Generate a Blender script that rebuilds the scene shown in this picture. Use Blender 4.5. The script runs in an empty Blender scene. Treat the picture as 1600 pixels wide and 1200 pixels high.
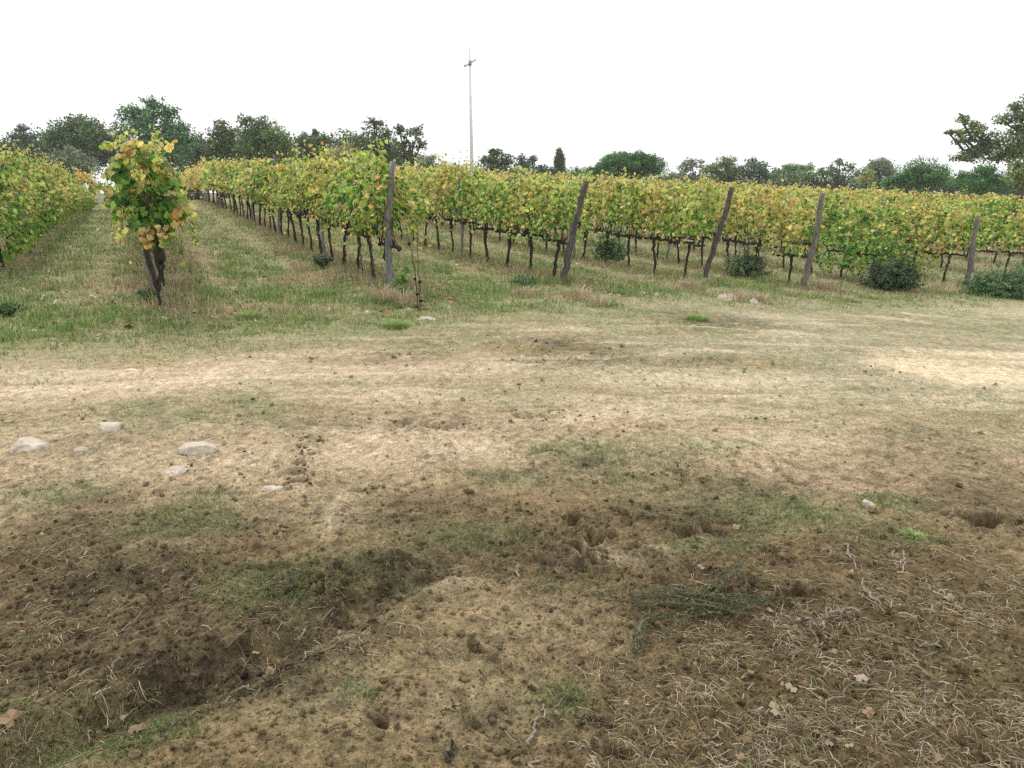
import bpy, math, random
import numpy as np
random.seed(7)
RNG = np.random.default_rng(11)
C = bpy.context.scene.collection
scene = bpy.context.scene
R = math.radians

# ------------------------------------------------------------------ camera, world, sun, exposure
F = 1143.0                      # focal length in photo pixels (photo 1600 x 1200)
PITCH = R(14.9)
EYE = 1.6
cam = bpy.data.cameras.new('camera'); cam.sensor_width = 36.0; cam.lens = 36.0 * F / 1600.0
cam.clip_end = 2000; cam.clip_start = 0.05
camo = bpy.data.objects.new('camera', cam); C.objects.link(camo)
camo.location = (0, 0, EYE); camo.rotation_euler = (R(90) - PITCH, 0, 0)
scene.camera = camo

w = bpy.data.worlds.new('World'); scene.world = w; w.use_nodes = True
nt = w.node_tree; nt.nodes.clear()
SUN_EL, SUN_ROT = 48, -35
out = nt.nodes.new('ShaderNodeOutputWorld'); bg = nt.nodes.new('ShaderNodeBackground')
sky = nt.nodes.new('ShaderNodeTexSky'); sky.sky_type = 'NISHITA'; sky.sun_disc = False
sky.sun_elevation = R(SUN_EL); sky.sun_rotation = R(SUN_ROT); sky.dust_density = 3
tc = nt.nodes.new('ShaderNodeTexCoord'); nz = nt.nodes.new('ShaderNodeTexNoise')
nz.inputs['Scale'].default_value = 2.2; nz.inputs['Detail'].default_value = 5
rmp = nt.nodes.new('ShaderNodeValToRGB')
rmp.color_ramp.elements[0].position = .3; rmp.color_ramp.elements[0].color = (10.8, 11.0, 11.4, 1)
rmp.color_ramp.elements[1].position = .7; rmp.color_ramp.elements[1].color = (13.6, 13.5, 13.3, 1)
mix = nt.nodes.new('ShaderNodeMixRGB'); mix.inputs[0].default_value = .95
L = nt.links.new
L(tc.outputs['Generated'], nz.inputs['Vector']); L(nz.outputs['Fac'], rmp.inputs[0])
L(sky.outputs[0], mix.inputs[1]); L(rmp.outputs[0], mix.inputs[2])
L(mix.outputs[0], bg.inputs[0]); bg.inputs[1].default_value = .1; L(bg.outputs[0], out.inputs[0])

sun = bpy.data.lights.new('sun', 'SUN'); sun.energy = 2.2; sun.angle = R(12); sun.color = (1, .96, .9)
suno = bpy.data.objects.new('sun', sun); C.objects.link(suno)
suno.rotation_euler = (R(90 - SUN_EL), 0, R(-SUN_ROT + 180))
scene.view_settings.view_transform = 'Standard'; scene.view_settings.look = 'None'
scene.view_settings.exposure = 0.2; scene.view_settings.gamma = 1.0
scene.render.engine = 'CYCLES'
scene.cycles.max_bounces = 6; scene.cycles.diffuse_bounces = 3; scene.cycles.transmission_bounces = 3
scene.cycles.glossy_bounces = 2; scene.cycles.transparent_max_bounces = 6
scene.cycles.use_denoising = False; scene.cycles.denoiser = 'OPENIMAGEDENOISE'; scene.cycles.denoising_prefilter = 'ACCURATE'

# ------------------------------------------------------------------ basic maths
CP, SP = math.cos(PITCH), math.sin(PITCH)
def ray(u, v):
    a = (u - 800) / F; b = -(v - 600) / F
    return np.array([a, CP + b * SP, -SP + b * CP])
def at(u, v, Y):                                   # point seen at photo pixel (u,v) standing at depth Y
    d = ray(u, v); t = Y / d[1]
    return np.array([0, 0, EYE]) + d * t
def pix(x, y, z):
    z = z - EYE; f = y * CP - z * SP; up = y * SP + z * CP
    return 800 + F * x / f, 600 - F * up / f, f

# smooth lie of the land: thin-plate spline through surveyed points
CTRL = np.array([(0,0,0),(-3,2,0),(3,2,-.02),(0,4,0),(-4,6,.03),(4,6.5,-.12),(-7,9,.08),(-4.7,9.7,0),(-1.9,11.3,0),(.9,13,-.08),
 (3.94,15,-.3),(6.7,16.8,-.66),(9.6,18.3,-.86),(12.4,20,-1.02),(-8.9,25,.4),(-15.3,39,.78),(-20,50,.95),(-9.5,13.6,.2),(-12,18.6,.38),(-14.7,24,.48),
 (-18.3,31,.55),(-24,42,.4),(-29,50,-.1),(-2.3,40,.45),(10,35,-.25),(21,30,-.95),(42,60,-1.2),(0,60,.6),(-20,72,1.1),(40,45,-1.4),
 (0,120,.5),(-60,100,-.3),(80,120,-1.6),(-16,8,.3),(15,10,-.9),(8,4,-.35),(0,-10,0),(-20,-10,.1),(20,-10,-.6),(-50,50,-.8),(60,20,-1.8)], float)
def _tps(r2): return 0.5 * r2 * np.log(r2 + 1e-9)
def _fit():
    P = CTRL[:, :2]; n = len(P)
    K = _tps(((P[:, None] - P[None]) ** 2).sum(-1)); K += np.eye(n) * 1.5
    A = np.zeros((n + 3, n + 3)); A[:n, :n] = K; A[:n, n] = 1; A[:n, n+1:] = P; A[n, :n] = 1; A[n+1:, :n] = P.T
    return np.linalg.solve(A, np.r_[CTRL[:, 2], 0, 0, 0])
WT = _fit()
def land(x, y):
    x = np.asarray(x, float); y = np.asarray(y, float); z = np.full(x.shape, WT[-3]) + WT[-2] * x + WT[-1] * y
    for (px, py, _), q in zip(CTRL, WT): z = z + q * _tps((x - px) ** 2 + (y - py) ** 2)
    r = np.hypot(x, y); k = np.clip((r - 120) / 100, 0, 1); k = k * k * (3 - 2 * k)
    return z * (1 - k) - 1.0 * k

def _hash(ix, iy, s):
    h = (ix.astype(np.int64) * 374761393 + iy.astype(np.int64) * 668265263 + s * 1442695041) & 0xFFFFFFFF
    h = ((h ^ (h >> 13)) * 1274126177) & 0xFFFFFFFF
    return (h ^ (h >> 16)) & 0xFFFFFFFF
def noise(x, y, s=0):                               # gradient noise about -1..1
    ix = np.floor(x); iy = np.floor(y); fx = x - ix; fy = y - iy
    ux = fx * fx * fx * (fx * (fx * 6 - 15) + 10); uy = fy * fy * fy * (fy * (fy * 6 - 15) + 10)
    def g(dx, dy):
        a = _hash(ix + dx, iy + dy, s) * (2 * math.pi / 4294967296.0)
        return np.cos(a) * (fx - dx) + np.sin(a) * (fy - dy)
    a = g(0, 0); b = g(1, 0); c = g(0, 1); d = g(1, 1)
    return 1.5 * (a + ux * (b - a) + uy * (c - a + ux * (a - b - c + d)))
def fbm(x, y, f, o, s=0, g=.5):
    t = 0; a = 1; n = 0
    for i in range(o):
        t = t + a * noise(x * f + 17.3 * i, y * f - 9.1 * i, s + i); n += a; a *= g; f *= 2.03
    return t / n
def sm(a, b, x):
    t = np.clip((x - a) / (b - a), 0, 1); return t * t * (3 - 2 * t)

def G(u, v):                                        # where the line of sight through a photo pixel meets the land
    d = ray(u, v); t = 1.6 / max(-d[2], .02)
    for _ in range(30):
        p = np.array([0, 0, EYE]) + d * t; z = float(land(p[0], p[1])); t = t * .5 + .5 * (z - EYE) / d[2]
        t = min(max(t, .5), 300)
    p = np.array([0, 0, EYE]) + d * t
    return p[0], p[1]

# vineyard layout (world metres)
ROWD = np.array([-.446, .895]); ROWN = np.array([.895, .446])
P0 = np.array([-4.6, 9.7]); STEP = np.array([2.835, 1.73])
ENDN = np.array([-.522, .853])
def inside(x, y): return (x - P0[0]) * ENDN[0] + (y - P0[1]) * ENDN[1]       # >0 within the vineyard
NSTEP = float(STEP @ ROWN)
def rowd(x, y):                                     # metres to the nearest row
    k = ((x - P0[0]) * ROWN[0] + (y - P0[1]) * ROWN[1]) / NSTEP
    return np.abs(k - np.round(k)) * NSTEP

# ------------------------------------------------------------------ ground patches: (u, v, half width px, half height px, amount) read to world
def patch(u, v, ru, rv, a=1.0):
    x, y = G(u, v); x1, _ = G(u + ru, v); _, y1 = G(u, v - rv); _, y2 = G(u, v + rv)
    return (x, y, max(abs(x1 - x), .02), max(abs(y1 - y2) / 2, .02), a)
CREAM = [patch(*p) for p in [(1520,580,110,15,1.1),(1120,600,200,22,.8),(980,625,160,20,.55),(1230,690,130,14,.5),(900,640,90,16,.5),(620,690,140,45,.3),
 (740,700,60,20,.5),(180,590,230,32,.55),(60,600,120,30,.35),(540,590,120,20,.35),(700,575,120,12,.35),(330,610,200,14,.3),(530,810,30,40,.3),(640,1060,210,110,.08),(830,960,160,45,.12),
 (1560,600,120,20,.6),(300,720,160,25,.3),(700,920,70,16,.25),(940,870,60,14,.25),(1010,862,45,6,.3),(1050,640,120,20,.5),(1580,560,110,7,1.)]]
DARK = [patch(*p) for p in [(160,960,240,120,.75),(330,1060,200,50,.9),(470,960,150,50,.8),(590,910,90,24,.6),(250,850,190,60,.35),(60,860,90,80,.5),(1060,810,120,30,.65),(760,870,120,30,.5),
 (700,800,110,35,.4),(900,900,120,40,.4),(1150,930,180,60,.6),(1300,1000,240,90,.55),(1500,1050,200,160,.4),(1350,760,180,30,.15),(1180,760,120,18,.35),(1080,560,120,14,.15),(1260,870,160,30,.4),
 (850,850,50,40,.5),(60,1150,120,60,.4),(1240,1130,200,80,.3),(900,1140,200,50,.2),(880,545,90,22,.5),(620,560,90,16,.3),(900,740,70,50,.3),(640,660,180,14,.25),(1120,500,80,12,.4)]]
GREEN = [patch(*p) for p in [(320,640,170,28,.8),(60,660,70,20,.4),(300,810,100,40,.7),(80,770,70,22,.6),(420,930,90,45,.7),(100,1150,160,50,.7),(600,905,50,20,.4),(740,840,60,22,.6),
 (800,745,70,16,.7),(920,700,110,30,.7),(950,600,200,20,.45),(1060,540,250,40,.5),(1250,540,300,40,.4),(1450,620,260,30,.5),(1200,645,200,25,.5),(1300,660,220,20,.4),(1100,690,80,16,.6),
 (1220,800,130,30,.8),(1120,850,80,16,.8),(1380,785,70,14,.7),(1420,845,60,10,.7),(640,520,220,28,.8),(300,540,200,22,.5),(560,600,160,16,.4),(760,620,160,22,.5),(1480,500,200,20,.9),
 (1000,500,240,20,.8),(1560,680,120,30,.4),(1160,760,60,16,.4),(800,915,60,10,.5),(560,1090,30,16,.6),(870,1090,50,22,.6),(1200,690,150,18,.3),(700,640,120,14,.3),(960,740,110,30,.3)]]
STRAW = [patch(*p) for p in [(1400,1080,260,170,1.),(1500,920,180,90,.8),(1250,1000,170,70,.8),(1300,1150,260,90,.9),(1480,720,140,40,.35),(1250,880,130,50,.35),(60,870,80,90,.5),(80,1120,110,60,.6),
 (40,1000,90,60,.55),(180,960,170,60,.22),(1050,1090,130,70,.5),(1560,800,90,60,.8),(560,1010,160,30,.5),(1400,740,120,20,.25),(1380,980,160,60,.9)]]
def field(P, x, y, soft=.55):
    m = np.zeros_like(x)
    wob = 1 + .55 * fbm(x, y, 1.1, 3, 70)
    for (a, b, ra, rb, k) in P:
        q = np.sqrt(((x - a) / ra) ** 2 + ((y - b) / rb) ** 2) * wob
        m = np.maximum(m, k * (1 - sm(1 - soft, 1 + soft, q)))
    return m
PITS = [patch(*p) for p in [(895,810,9,8,.05),(925,845,12,8,.06),(948,838,9,6,.04),(903,862,9,9,.055),(918,873,12,7,.06),(935,877,14,5,.05),(904,888,10,6,.05),(990,858,9,5,.04),(1020,866,16,4,.04),
 (480,686,12,3,.03),(500,690,14,3,.035),(468,700,10,3,.03),(481,712,9,4,.04),(470,726,8,4,.03),(473,742,10,4,.04),(466,757,14,3,.03),(455,741,14,3,.02),(640,892,20,4,.05),(668,905,18,5,.05),
 (1060,735,14,6,.04),(1020,668,16,5,.03),(750,1026,12,8,.04),(870,905,14,7,.03),(1245,935,26,8,.05),(1205,860,14,6,.03),(640,662,26,3,.025),(690,667,26,3,.02),(840,648,30,4,.03),
 (870,640,22,3,.02),(960,1180,30,12,.03),(600,1130,14,10,.035),(1130,928,16,6,.03),(440,905,60,5,.02),(1560,820,40,8,.05),(1080,742,16,5,.03),(560,770,12,5,.02),(1100,835,40,6,.03)]]
RUT = [G(*p) for p in [(60,1190),(190,1135),(330,1085),(450,1030),(540,985),(620,935),(672,908)]]
RUT2 = [G(*p) for p in [(505,690),(520,760),(545,830),(600,870),(665,905),(760,912),(860,905)]]
def segdist(P, x, y, fade=False):                   # distance to a polyline and the side
    best = np.full(x.shape, 1e9); side = np.zeros_like(x); fd = np.ones_like(x); ns = len(P) - 2
    for i, (a, b) in enumerate(zip(P[:-1], P[1:])):
        dx, dy = b[0] - a[0], b[1] - a[1]; l2 = dx * dx + dy * dy
        tr = ((x - a[0]) * dx + (y - a[1]) * dy) / l2; t = np.clip(tr, 0 if not (fade and i == 0) else -9, 1 if not (fade and i == ns) else 9)
        ov = np.maximum((tr - 1) * (i == ns), -tr * (i == 0)).clip(0) * math.sqrt(l2) if i in (0, ns) else np.zeros_like(x)
        d = np.hypot(x - a[0] - t * dx, y - a[1] - t * dy); s = np.sign(dx * (y - a[1]) - dy * (x - a[0]))
        m = d < best; best = np.where(m, d, best); side = np.where(m, s, side); fd = np.where(m, 1 - sm(0, .45, ov), fd)
    return (best, side * fd) if fade else (best, side)
def ground_z(x, y, detail=True):
    x = np.asarray(x, float); y = np.asarray(y, float)
    z = land(x, y); r = np.hypot(x, y); near = 1 - sm(9, 22, r)
    z = z + .035 * fbm(x, y, .55, 3, 3) * (1 - .5 * sm(20, 60, r))
    d, s = segdist(RUT, x, y, True); fd_ = np.abs(s); s = np.sign(s); wv = d + .05 * noise(x * 4, y * 4, 5) + .025 * noise(x * 13, y * 13, 6)
    z = z + near * fd_ * (np.where(s > 0, .052 * sm(.02, .16, wv) * (1 - sm(.3, 1.3, wv)), .03 * sm(.03, .12, wv) * (1 - sm(.3, .9, wv))) - .022 * (1 - sm(0, .09, d)))
    d2, s2 = segdist(RUT2, x, y, True); f2 = np.abs(s2)
    z = z + near * f2 * .012 * np.where(s2 > 0, -1, 1) * (1 - sm(0, .35, d2)) * sm(.0, .05, d2)
    ins = inside(x, y); z = z + .07 * sm(-2.2, -.3, ins) * (1 - sm(.4, 1.2, rowd(x, y)))     # low banks under the rows
    if not detail: return z
    m = r < 26
    if m.any():
        X, Y = x[m], y[m]; nr = near[m]
        rough = .35 + .65 * sm(-.25, .35, fbm(X, Y, .8, 3, 31)); rough = rough * (1 - .5 * np.clip(field(CREAM, X, Y), 0, 1)) + .5 * field(DARK, X, Y)
        q = .018 * fbm(X, Y, 2.3, 3, 11) + rough * (.018 * fbm(X, Y, 7, 3, 12) + .012 * np.abs(fbm(X, Y, 19, 3, 14)) * 1.6 + .0065 * fbm(X, Y, 48, 3, 15))
        lump = sm(.28, .6, fbm(X, Y, 5.5, 2, 19)) * rough; q = q + .016 * lump * (1 + .6 * noise(X * 23, Y * 23, 21))
        wx = X + .05 * noise(X * 9, Y * 9, 41); wy = Y + .05 * noise(X * 9, Y * 9, 43)
        stz = fbm(X * .35 + .25 * Y, Y * 2.2 - .25 * X, 1.3, 4, 141); q = q - .02 * sm(.1, .35, stz) * sm(4, 5.5, Y)
        for (a, b, ra, rb, k) in PITS:
            b_ = (np.abs(X - a) < 4 * ra + .1) & (np.abs(Y - b) < 4 * rb + .1)
            if not b_.any(): continue
            e = ((wx[b_] - a) / ra) ** 2 + ((wy[b_] - b) / rb) ** 2
            q[b_] += -2.3 * k * np.exp(-np.minimum(e, 9) ** 2) + .35 * k * np.exp(-np.minimum((np.sqrt(e) - 1.7) ** 2 * 4, 20))
        cr = np.abs(noise(X * 2.6 + .4 * noise(X * 8, Y * 8, 51), Y * 3.4, 52))
        q = q - .012 * (1 - sm(0, .05, cr)) * sm(.15, .4, fbm(X, Y, .9, 2, 55))
        z = z.copy(); z[m] += nr * q
    return z

# ------------------------------------------------------------------ materials
def mat(name, rough=.8, build=None, spec=.2):
    m = bpy.data.materials.new(name); m.use_nodes = True; n = m.node_tree; b = n.nodes['Principled BSDF']
    b.inputs['Roughness'].default_value = rough; b.inputs['Specular IOR Level'].default_value = spec
    if build: build(n, b)
    return m
def tex(n, scale, detail=4, rough=.6, coord='Object'):
    t = n.nodes.new('ShaderNodeTexNoise'); t.inputs['Scale'].default_value = scale; t.inputs['Detail'].default_value = detail; t.inputs['Roughness'].default_value = rough
    c = n.nodes.new('ShaderNodeTexCoord'); n.links.new(c.outputs[coord], t.inputs['Vector']); return t
def ramp(n, src, stops):
    r = n.nodes.new('ShaderNodeValToRGB'); e = r.color_ramp.elements
    while len(e) < len(stops): e.new(.5)
    for el, (p, c) in zip(e, stops): el.position = p; el.color = (*c, 1)
    n.links.new(src, r.inputs[0]); return r
def mulc(n, a, b, fac=1.0):
    m = n.nodes.new('ShaderNodeMixRGB'); m.blend_type = 'MULTIPLY'; m.inputs[0].default_value = fac
    n.links.new(a, m.inputs[1]); n.links.new(b, m.inputs[2]); return m
def bump(n, b, src, strength, dist):
    k = n.nodes.new('ShaderNodeBump'); k.inputs['Strength'].default_value = strength; k.inputs['Distance'].default_value = dist
    n.links.new(src, k.inputs['Height']); n.links.new(k.outputs[0], b.inputs['Normal'])
def g_(v): return (v, v, v)
def b_ground(n, b):
    a = n.nodes.new('ShaderNodeVertexColor'); a.layer_name = 'col'
    t1 = tex(n, 45, 6, .75); t2 = tex(n, 9, 5, .65); t3 = tex(n, 170, 3, .7)
    r1 = ramp(n, t1.outputs['Fac'], [(.32, g_(.45)), (.5, g_(1.0)), (.70, g_(1.45))])
    r2 = ramp(n, t2.outputs['Fac'], [(.3, g_(.72)), (.7, g_(1.25))])
    r3 = ramp(n, t3.outputs['Fac'], [(.34, g_(.55)), (.66, g_(1.4))])
    m = mulc(n, mulc(n, mulc(n, a.outputs[0], r1.outputs[0]).outputs[0], r2.outputs[0]).outputs[0], r3.outputs[0])
    n.links.new(m.outputs[0], b.inputs['Base Color']); bump(n, b, t1.outputs['Fac'], 1.0, .016)
M = {}
M['ground'] = mat('soil', .95, b_ground, .1)
def leafmat(name, trans=.35, rough=.55, spec=.3, var=.15):
    m = bpy.data.materials.new(name); m.use_nodes = True; n = m.node_tree; b = n.nodes['Principled BSDF']
    b.inputs['Roughness'].default_value = rough; b.inputs['Specular IOR Level'].default_value = spec
    a = n.nodes.new('ShaderNodeVertexColor'); a.layer_name = 'col'
    oi = n.nodes.new('ShaderNodeObjectInfo')
    r = ramp(n, oi.outputs['Random'], [(0, (1 - var, 1, 1 - var)), (.5, (1, 1, 1)), (1, (1 + var, 1 - .3 * var, 1))])
    m1 = mulc(n, a.outputs[0], r.outputs[0])
    n.links.new(m1.outputs[0], b.inputs['Base Color'])
    tr = n.nodes.new('ShaderNodeBsdfTranslucent'); n.links.new(m1.outputs[0], tr.inputs['Color'])
    mx = n.nodes.new('ShaderNodeMixShader'); mx.inputs[0].default_value = trans
    o = n.nodes['Material Output']
    n.links.new(b.outputs[0], mx.inputs[1]); n.links.new(tr.outputs[0], mx.inputs[2]); n.links.new(mx.outputs[0], o.inputs[0])
    return m
M['vineleaf'] = leafmat('vine_leaf', .45)
M['grass'] = leafmat('grass_blade', .3, .6, .2, 0)
M['treeleaf'] = leafmat('tree_leaf', .2, .6, .2, .08)
M['dry'] = leafmat('dry_plant', .1, .8, .1, 0)
def b_bark(c1, c2, sc=30):
    def f(n, b):
        t = tex(n, sc, 6, .7); mp = n.nodes.new('ShaderNodeMapping'); mp.inputs['Scale'].default_value = (1, 1, .18)
        c = n.nodes.new('ShaderNodeTexCoord'); n.links.new(c.outputs['Object'], mp.inputs[0]); n.links.new(mp.outputs[0], t.inputs['Vector'])
        r = ramp(n, t.outputs['Fac'], [(.32, c1), (.68, c2)]); n.links.new(r.outputs[0], b.inputs['Base Color']); bump(n, b, t.outputs['Fac'], .9, .02)
    return f
M['vinebark'] = mat('vine_bark', .9, b_bark((.012, .010, .008), (.075, .062, .052), 45))
M['bark'] = mat('tree_bark', .9, b_bark((.03, .024, .018), (.13, .1, .08), 5))
M['postgrey'] = mat('grey_weathered_wood', .85, b_bark((.09, .09, .09), (.3, .3, .3), 30))
M['postdark'] = mat('dark_weathered_wood', .9, b_bark((.03, .027, .024), (.16, .145, .13), 30))
M['postbrown'] = mat('brown_weathered_wood', .9, b_bark((.055, .05, .045), (.27, .245, .215), 30))
def b_stone(n, b):
    t = tex(n, 9, 6, .7); t2 = tex(n, 60, 4, .7)
    r = ramp(n, t.outputs['Fac'], [(.3, (.36, .30, .22)), (.5, (.50, .44, .35)), (.72, (.62, .57, .48))]); r2 = ramp(n, t2.outputs['Fac'], [(.3, g_(.75)), (.7, g_(1.15))])
    n.links.new(mulc(n, r.outputs[0], r2.outputs[0]).outputs[0], b.inputs['Base Color']); bump(n, b, t2.outputs['Fac'], .5, .01)
M['stone'] = mat('pale_stone', .9, b_stone)
M['concrete'] = mat('pale_concrete', .8, lambda n, b: n.links.new(ramp(n, tex(n, 3).outputs['Fac'], [(.3, (.62, .62, .63)), (.7, (.76, .76, .76))]).outputs[0], b.inputs['Base Color']))
M['metal'] = mat('galvanised_metal', .5, lambda n, b: n.links.new(ramp(n, tex(n, 6).outputs['Fac'], [(.3, (.2, .19, .18)), (.7, (.36, .35, .34))]).outputs[0], b.inputs['Base Color']))
M['stalk'] = mat('dead_stalk', .9, b_bark((.05, .03, .02), (.16, .10, .06), 40))
M['seed'] = mat('black_seed_head', .9, b_bark((.006, .005, .005), (.03, .025, .02), 60))
M['twig'] = mat('bleached_twig', .85, b_bark((.16, .12, .085), (.42, .35, .27), 40))
M['sprig'] = mat('sprig_stem', .8, b_bark((.05, .055, .035), (.17, .17, .11), 40))
M['twigdark'] = mat('dark_twig', .9, b_bark((.04, .03, .022), (.13, .10, .075), 40))

# ------------------------------------------------------------------ mesh helpers
def build(name, V, polys, m, parent=None, col=None, smooth=True, link=True):
    """polys: list of (n,k) int arrays"""
    V = np.asarray(V, np.float32).reshape(-1, 3); me = bpy.data.meshes.new(name)
    polys = [np.asarray(p, np.int32) for p in polys if len(p)]
    me.vertices.add(len(V)); me.vertices.foreach_set('co', V.ravel())
    loops = np.concatenate([p.ravel() for p in polys]); tot = np.concatenate([np.full(len(p), p.shape[1], np.int32) for p in polys])
    st = np.r_[0, np.cumsum(tot)[:-1]].astype(np.int32)
    me.loops.add(len(loops)); me.loops.foreach_set('vertex_index', loops)
    me.polygons.add(len(tot)); me.polygons.foreach_set('loop_start', st); me.polygons.foreach_set('loop_total', tot)
    me.polygons.foreach_set('use_smooth', np.full(len(tot), smooth))
    me.update(calc_edges=True)
    if col is not None:
        ca = me.color_attributes.new('col', 'FLOAT_COLOR', 'POINT'); c = np.ones((len(V), 4), np.float32); c[:, :3] = col; ca.data.foreach_set('color', c.ravel())
    me.materials.append(m)
    o = bpy.data.objects.new(name, me)
    if link: C.objects.link(o)
    if parent is not None: o.parent = parent
    return o
def empty(name, loc, label, cat, group=None, rz=0):
    o = bpy.data.objects.new(name, None); C.objects.link(o); o.location = tuple(float(q) for q in loc); o.rotation_euler = (0, 0, rz); o.empty_display_size = .1
    tag(o, label, cat, group); return o
def tag(o, label=None, cat=None, group=None, kind=None):
    if label: o['label'] = label
    if cat: o['category'] = cat
    if group: o['group'] = group
    if kind: o['kind'] = kind
    return o
class MB:
    def __init__(s): s.V = []; s.P = {3: [], 4: []}; s.Cc = []; s.n = 0
    def add(s, V, polys, col=None):
        V = np.asarray(V, float).reshape(-1, 3)
        for p in polys:
            p = np.asarray(p)
            if len(p): s.P[p.shape[1]].append(p + s.n)
        s.V.append(V); s.n += len(V)
        if col is not None: s.Cc.append(np.broadcast_to(np.asarray(col, float), (len(V), 3)))
    def build(s, name, m, parent=None, smooth=True, link=True):
        return build(name, np.concatenate(s.V), [np.concatenate(q) for q in s.P.values() if q], m, parent, np.concatenate(s.Cc) if s.Cc else None, smooth, link)
def tube(pts, rad, k=6, jit=0., rng=RNG):
    pts = np.asarray(pts, float); n = len(pts); rad = np.broadcast_to(np.asarray(rad, float), (n,))
    t = np.gradient(pts, axis=0); t /= np.linalg.norm(t, axis=1)[:, None] + 1e-9
    ref = np.array([0, 0, 1.]) if abs(t[0][2]) < .9 else np.array([1., 0, 0])
    u = np.cross(t, ref); u /= np.linalg.norm(u, axis=1)[:, None] + 1e-9; w_ = np.cross(t, u)
    a = np.arange(k) * 2 * math.pi / k
    rr = rad[:, None] * (1 + jit * rng.uniform(-1, 1, (n, k)))
    V = pts[:, None] + rr[..., None] * (np.cos(a)[None, :, None] * u[:, None] + np.sin(a)[None, :, None] * w_[:, None])
    V = V.reshape(-1, 3); i = np.arange(n - 1)[:, None] * k; j = np.arange(k)[None]; j2 = (j + 1) % k
    Q = np.stack([i + j, i + j2, i + k + j2, i + k + j], -1).reshape(-1, 4)
    V = np.r_[V, pts[:1], pts[-1:]]; c0, c1 = n * k, n * k + 1; jj = np.arange(k); jn = (jj + 1) % k
    T = np.r_[np.stack([jn, jj, np.full(k, c0)], -1), np.stack([(n - 1) * k + jj, (n - 1) * k + jn, np.full(k, c1)], -1)]
    return V, [Q, T]
def nrm(v): return v / (np.linalg.norm(v, axis=-1, keepdims=True) + 1e-9)
def scatter(tmpl, faces, pos, nor, tip, scale, col, mb, cvar=.12, rng=RNG):
    """copies of a small leaf shape; template y = tip, z = normal"""
    nor = nrm(nor); x = nrm(np.cross(tip, nor)); y = np.cross(nor, x)
    sc = np.asarray(scale); sc = sc[:, None, None] if sc.ndim == 1 else sc[:, None, :]
    T = tmpl[None] * sc
    V = pos[:, None] + T[..., :1] * x[:, None] + T[..., 1:2] * y[:, None] + T[..., 2:] * nor[:, None]
    m = len(tmpl); N = len(pos); off = (np.arange(N) * m)[:, None, None]
    cc = np.repeat(col * (1 + rng.uniform(-cvar, cvar, (N, 1))), m, 0)
    mb.add(V.reshape(-1, 3), [(np.asarray(f)[None] + off).reshape(-1, len(f[0])) for f in faces], cc)

# leaf shapes
_a = [(-90, .12), (-62, .66), (-38, .68), (-15, .9), (12, .72), (38, .95), (62, .76), (90, 1.05), (118, .76), (142, .95), (168, .72), (195, .9), (218, .68), (242, .66)]
LEAF_HI = np.array([(0, 0, 0)] + [(r * math.cos(R(t)), r * math.sin(R(t)), -.34 * r * r + .3 * abs(r * math.cos(R(t)))) for t, r in _a]); n_ = len(_a)
LEAF_HI_F = [np.array([(0, i + 1, (i + 1) % n_ + 1) for i in range(n_)])]
LEAF_LO = np.array([(0, -.7, 0), (-.85, -.1, .1), (0, .95, -.2), (.85, -.1, .1), (-.5, .6, 0), (.5, .6, 0)]); LEAF_LO_F = [np.array([(0, 5, 4), (0, 3, 5), (0, 4, 1), (5, 2, 4)])]
CARD = np.array([(-.5, -.5, 0), (.5, -.4, .1), (.45, .55, 0), (-.4, .45, .12)]); CARD_F = [np.array([(0, 1, 2), (0, 2, 3)])]

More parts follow.
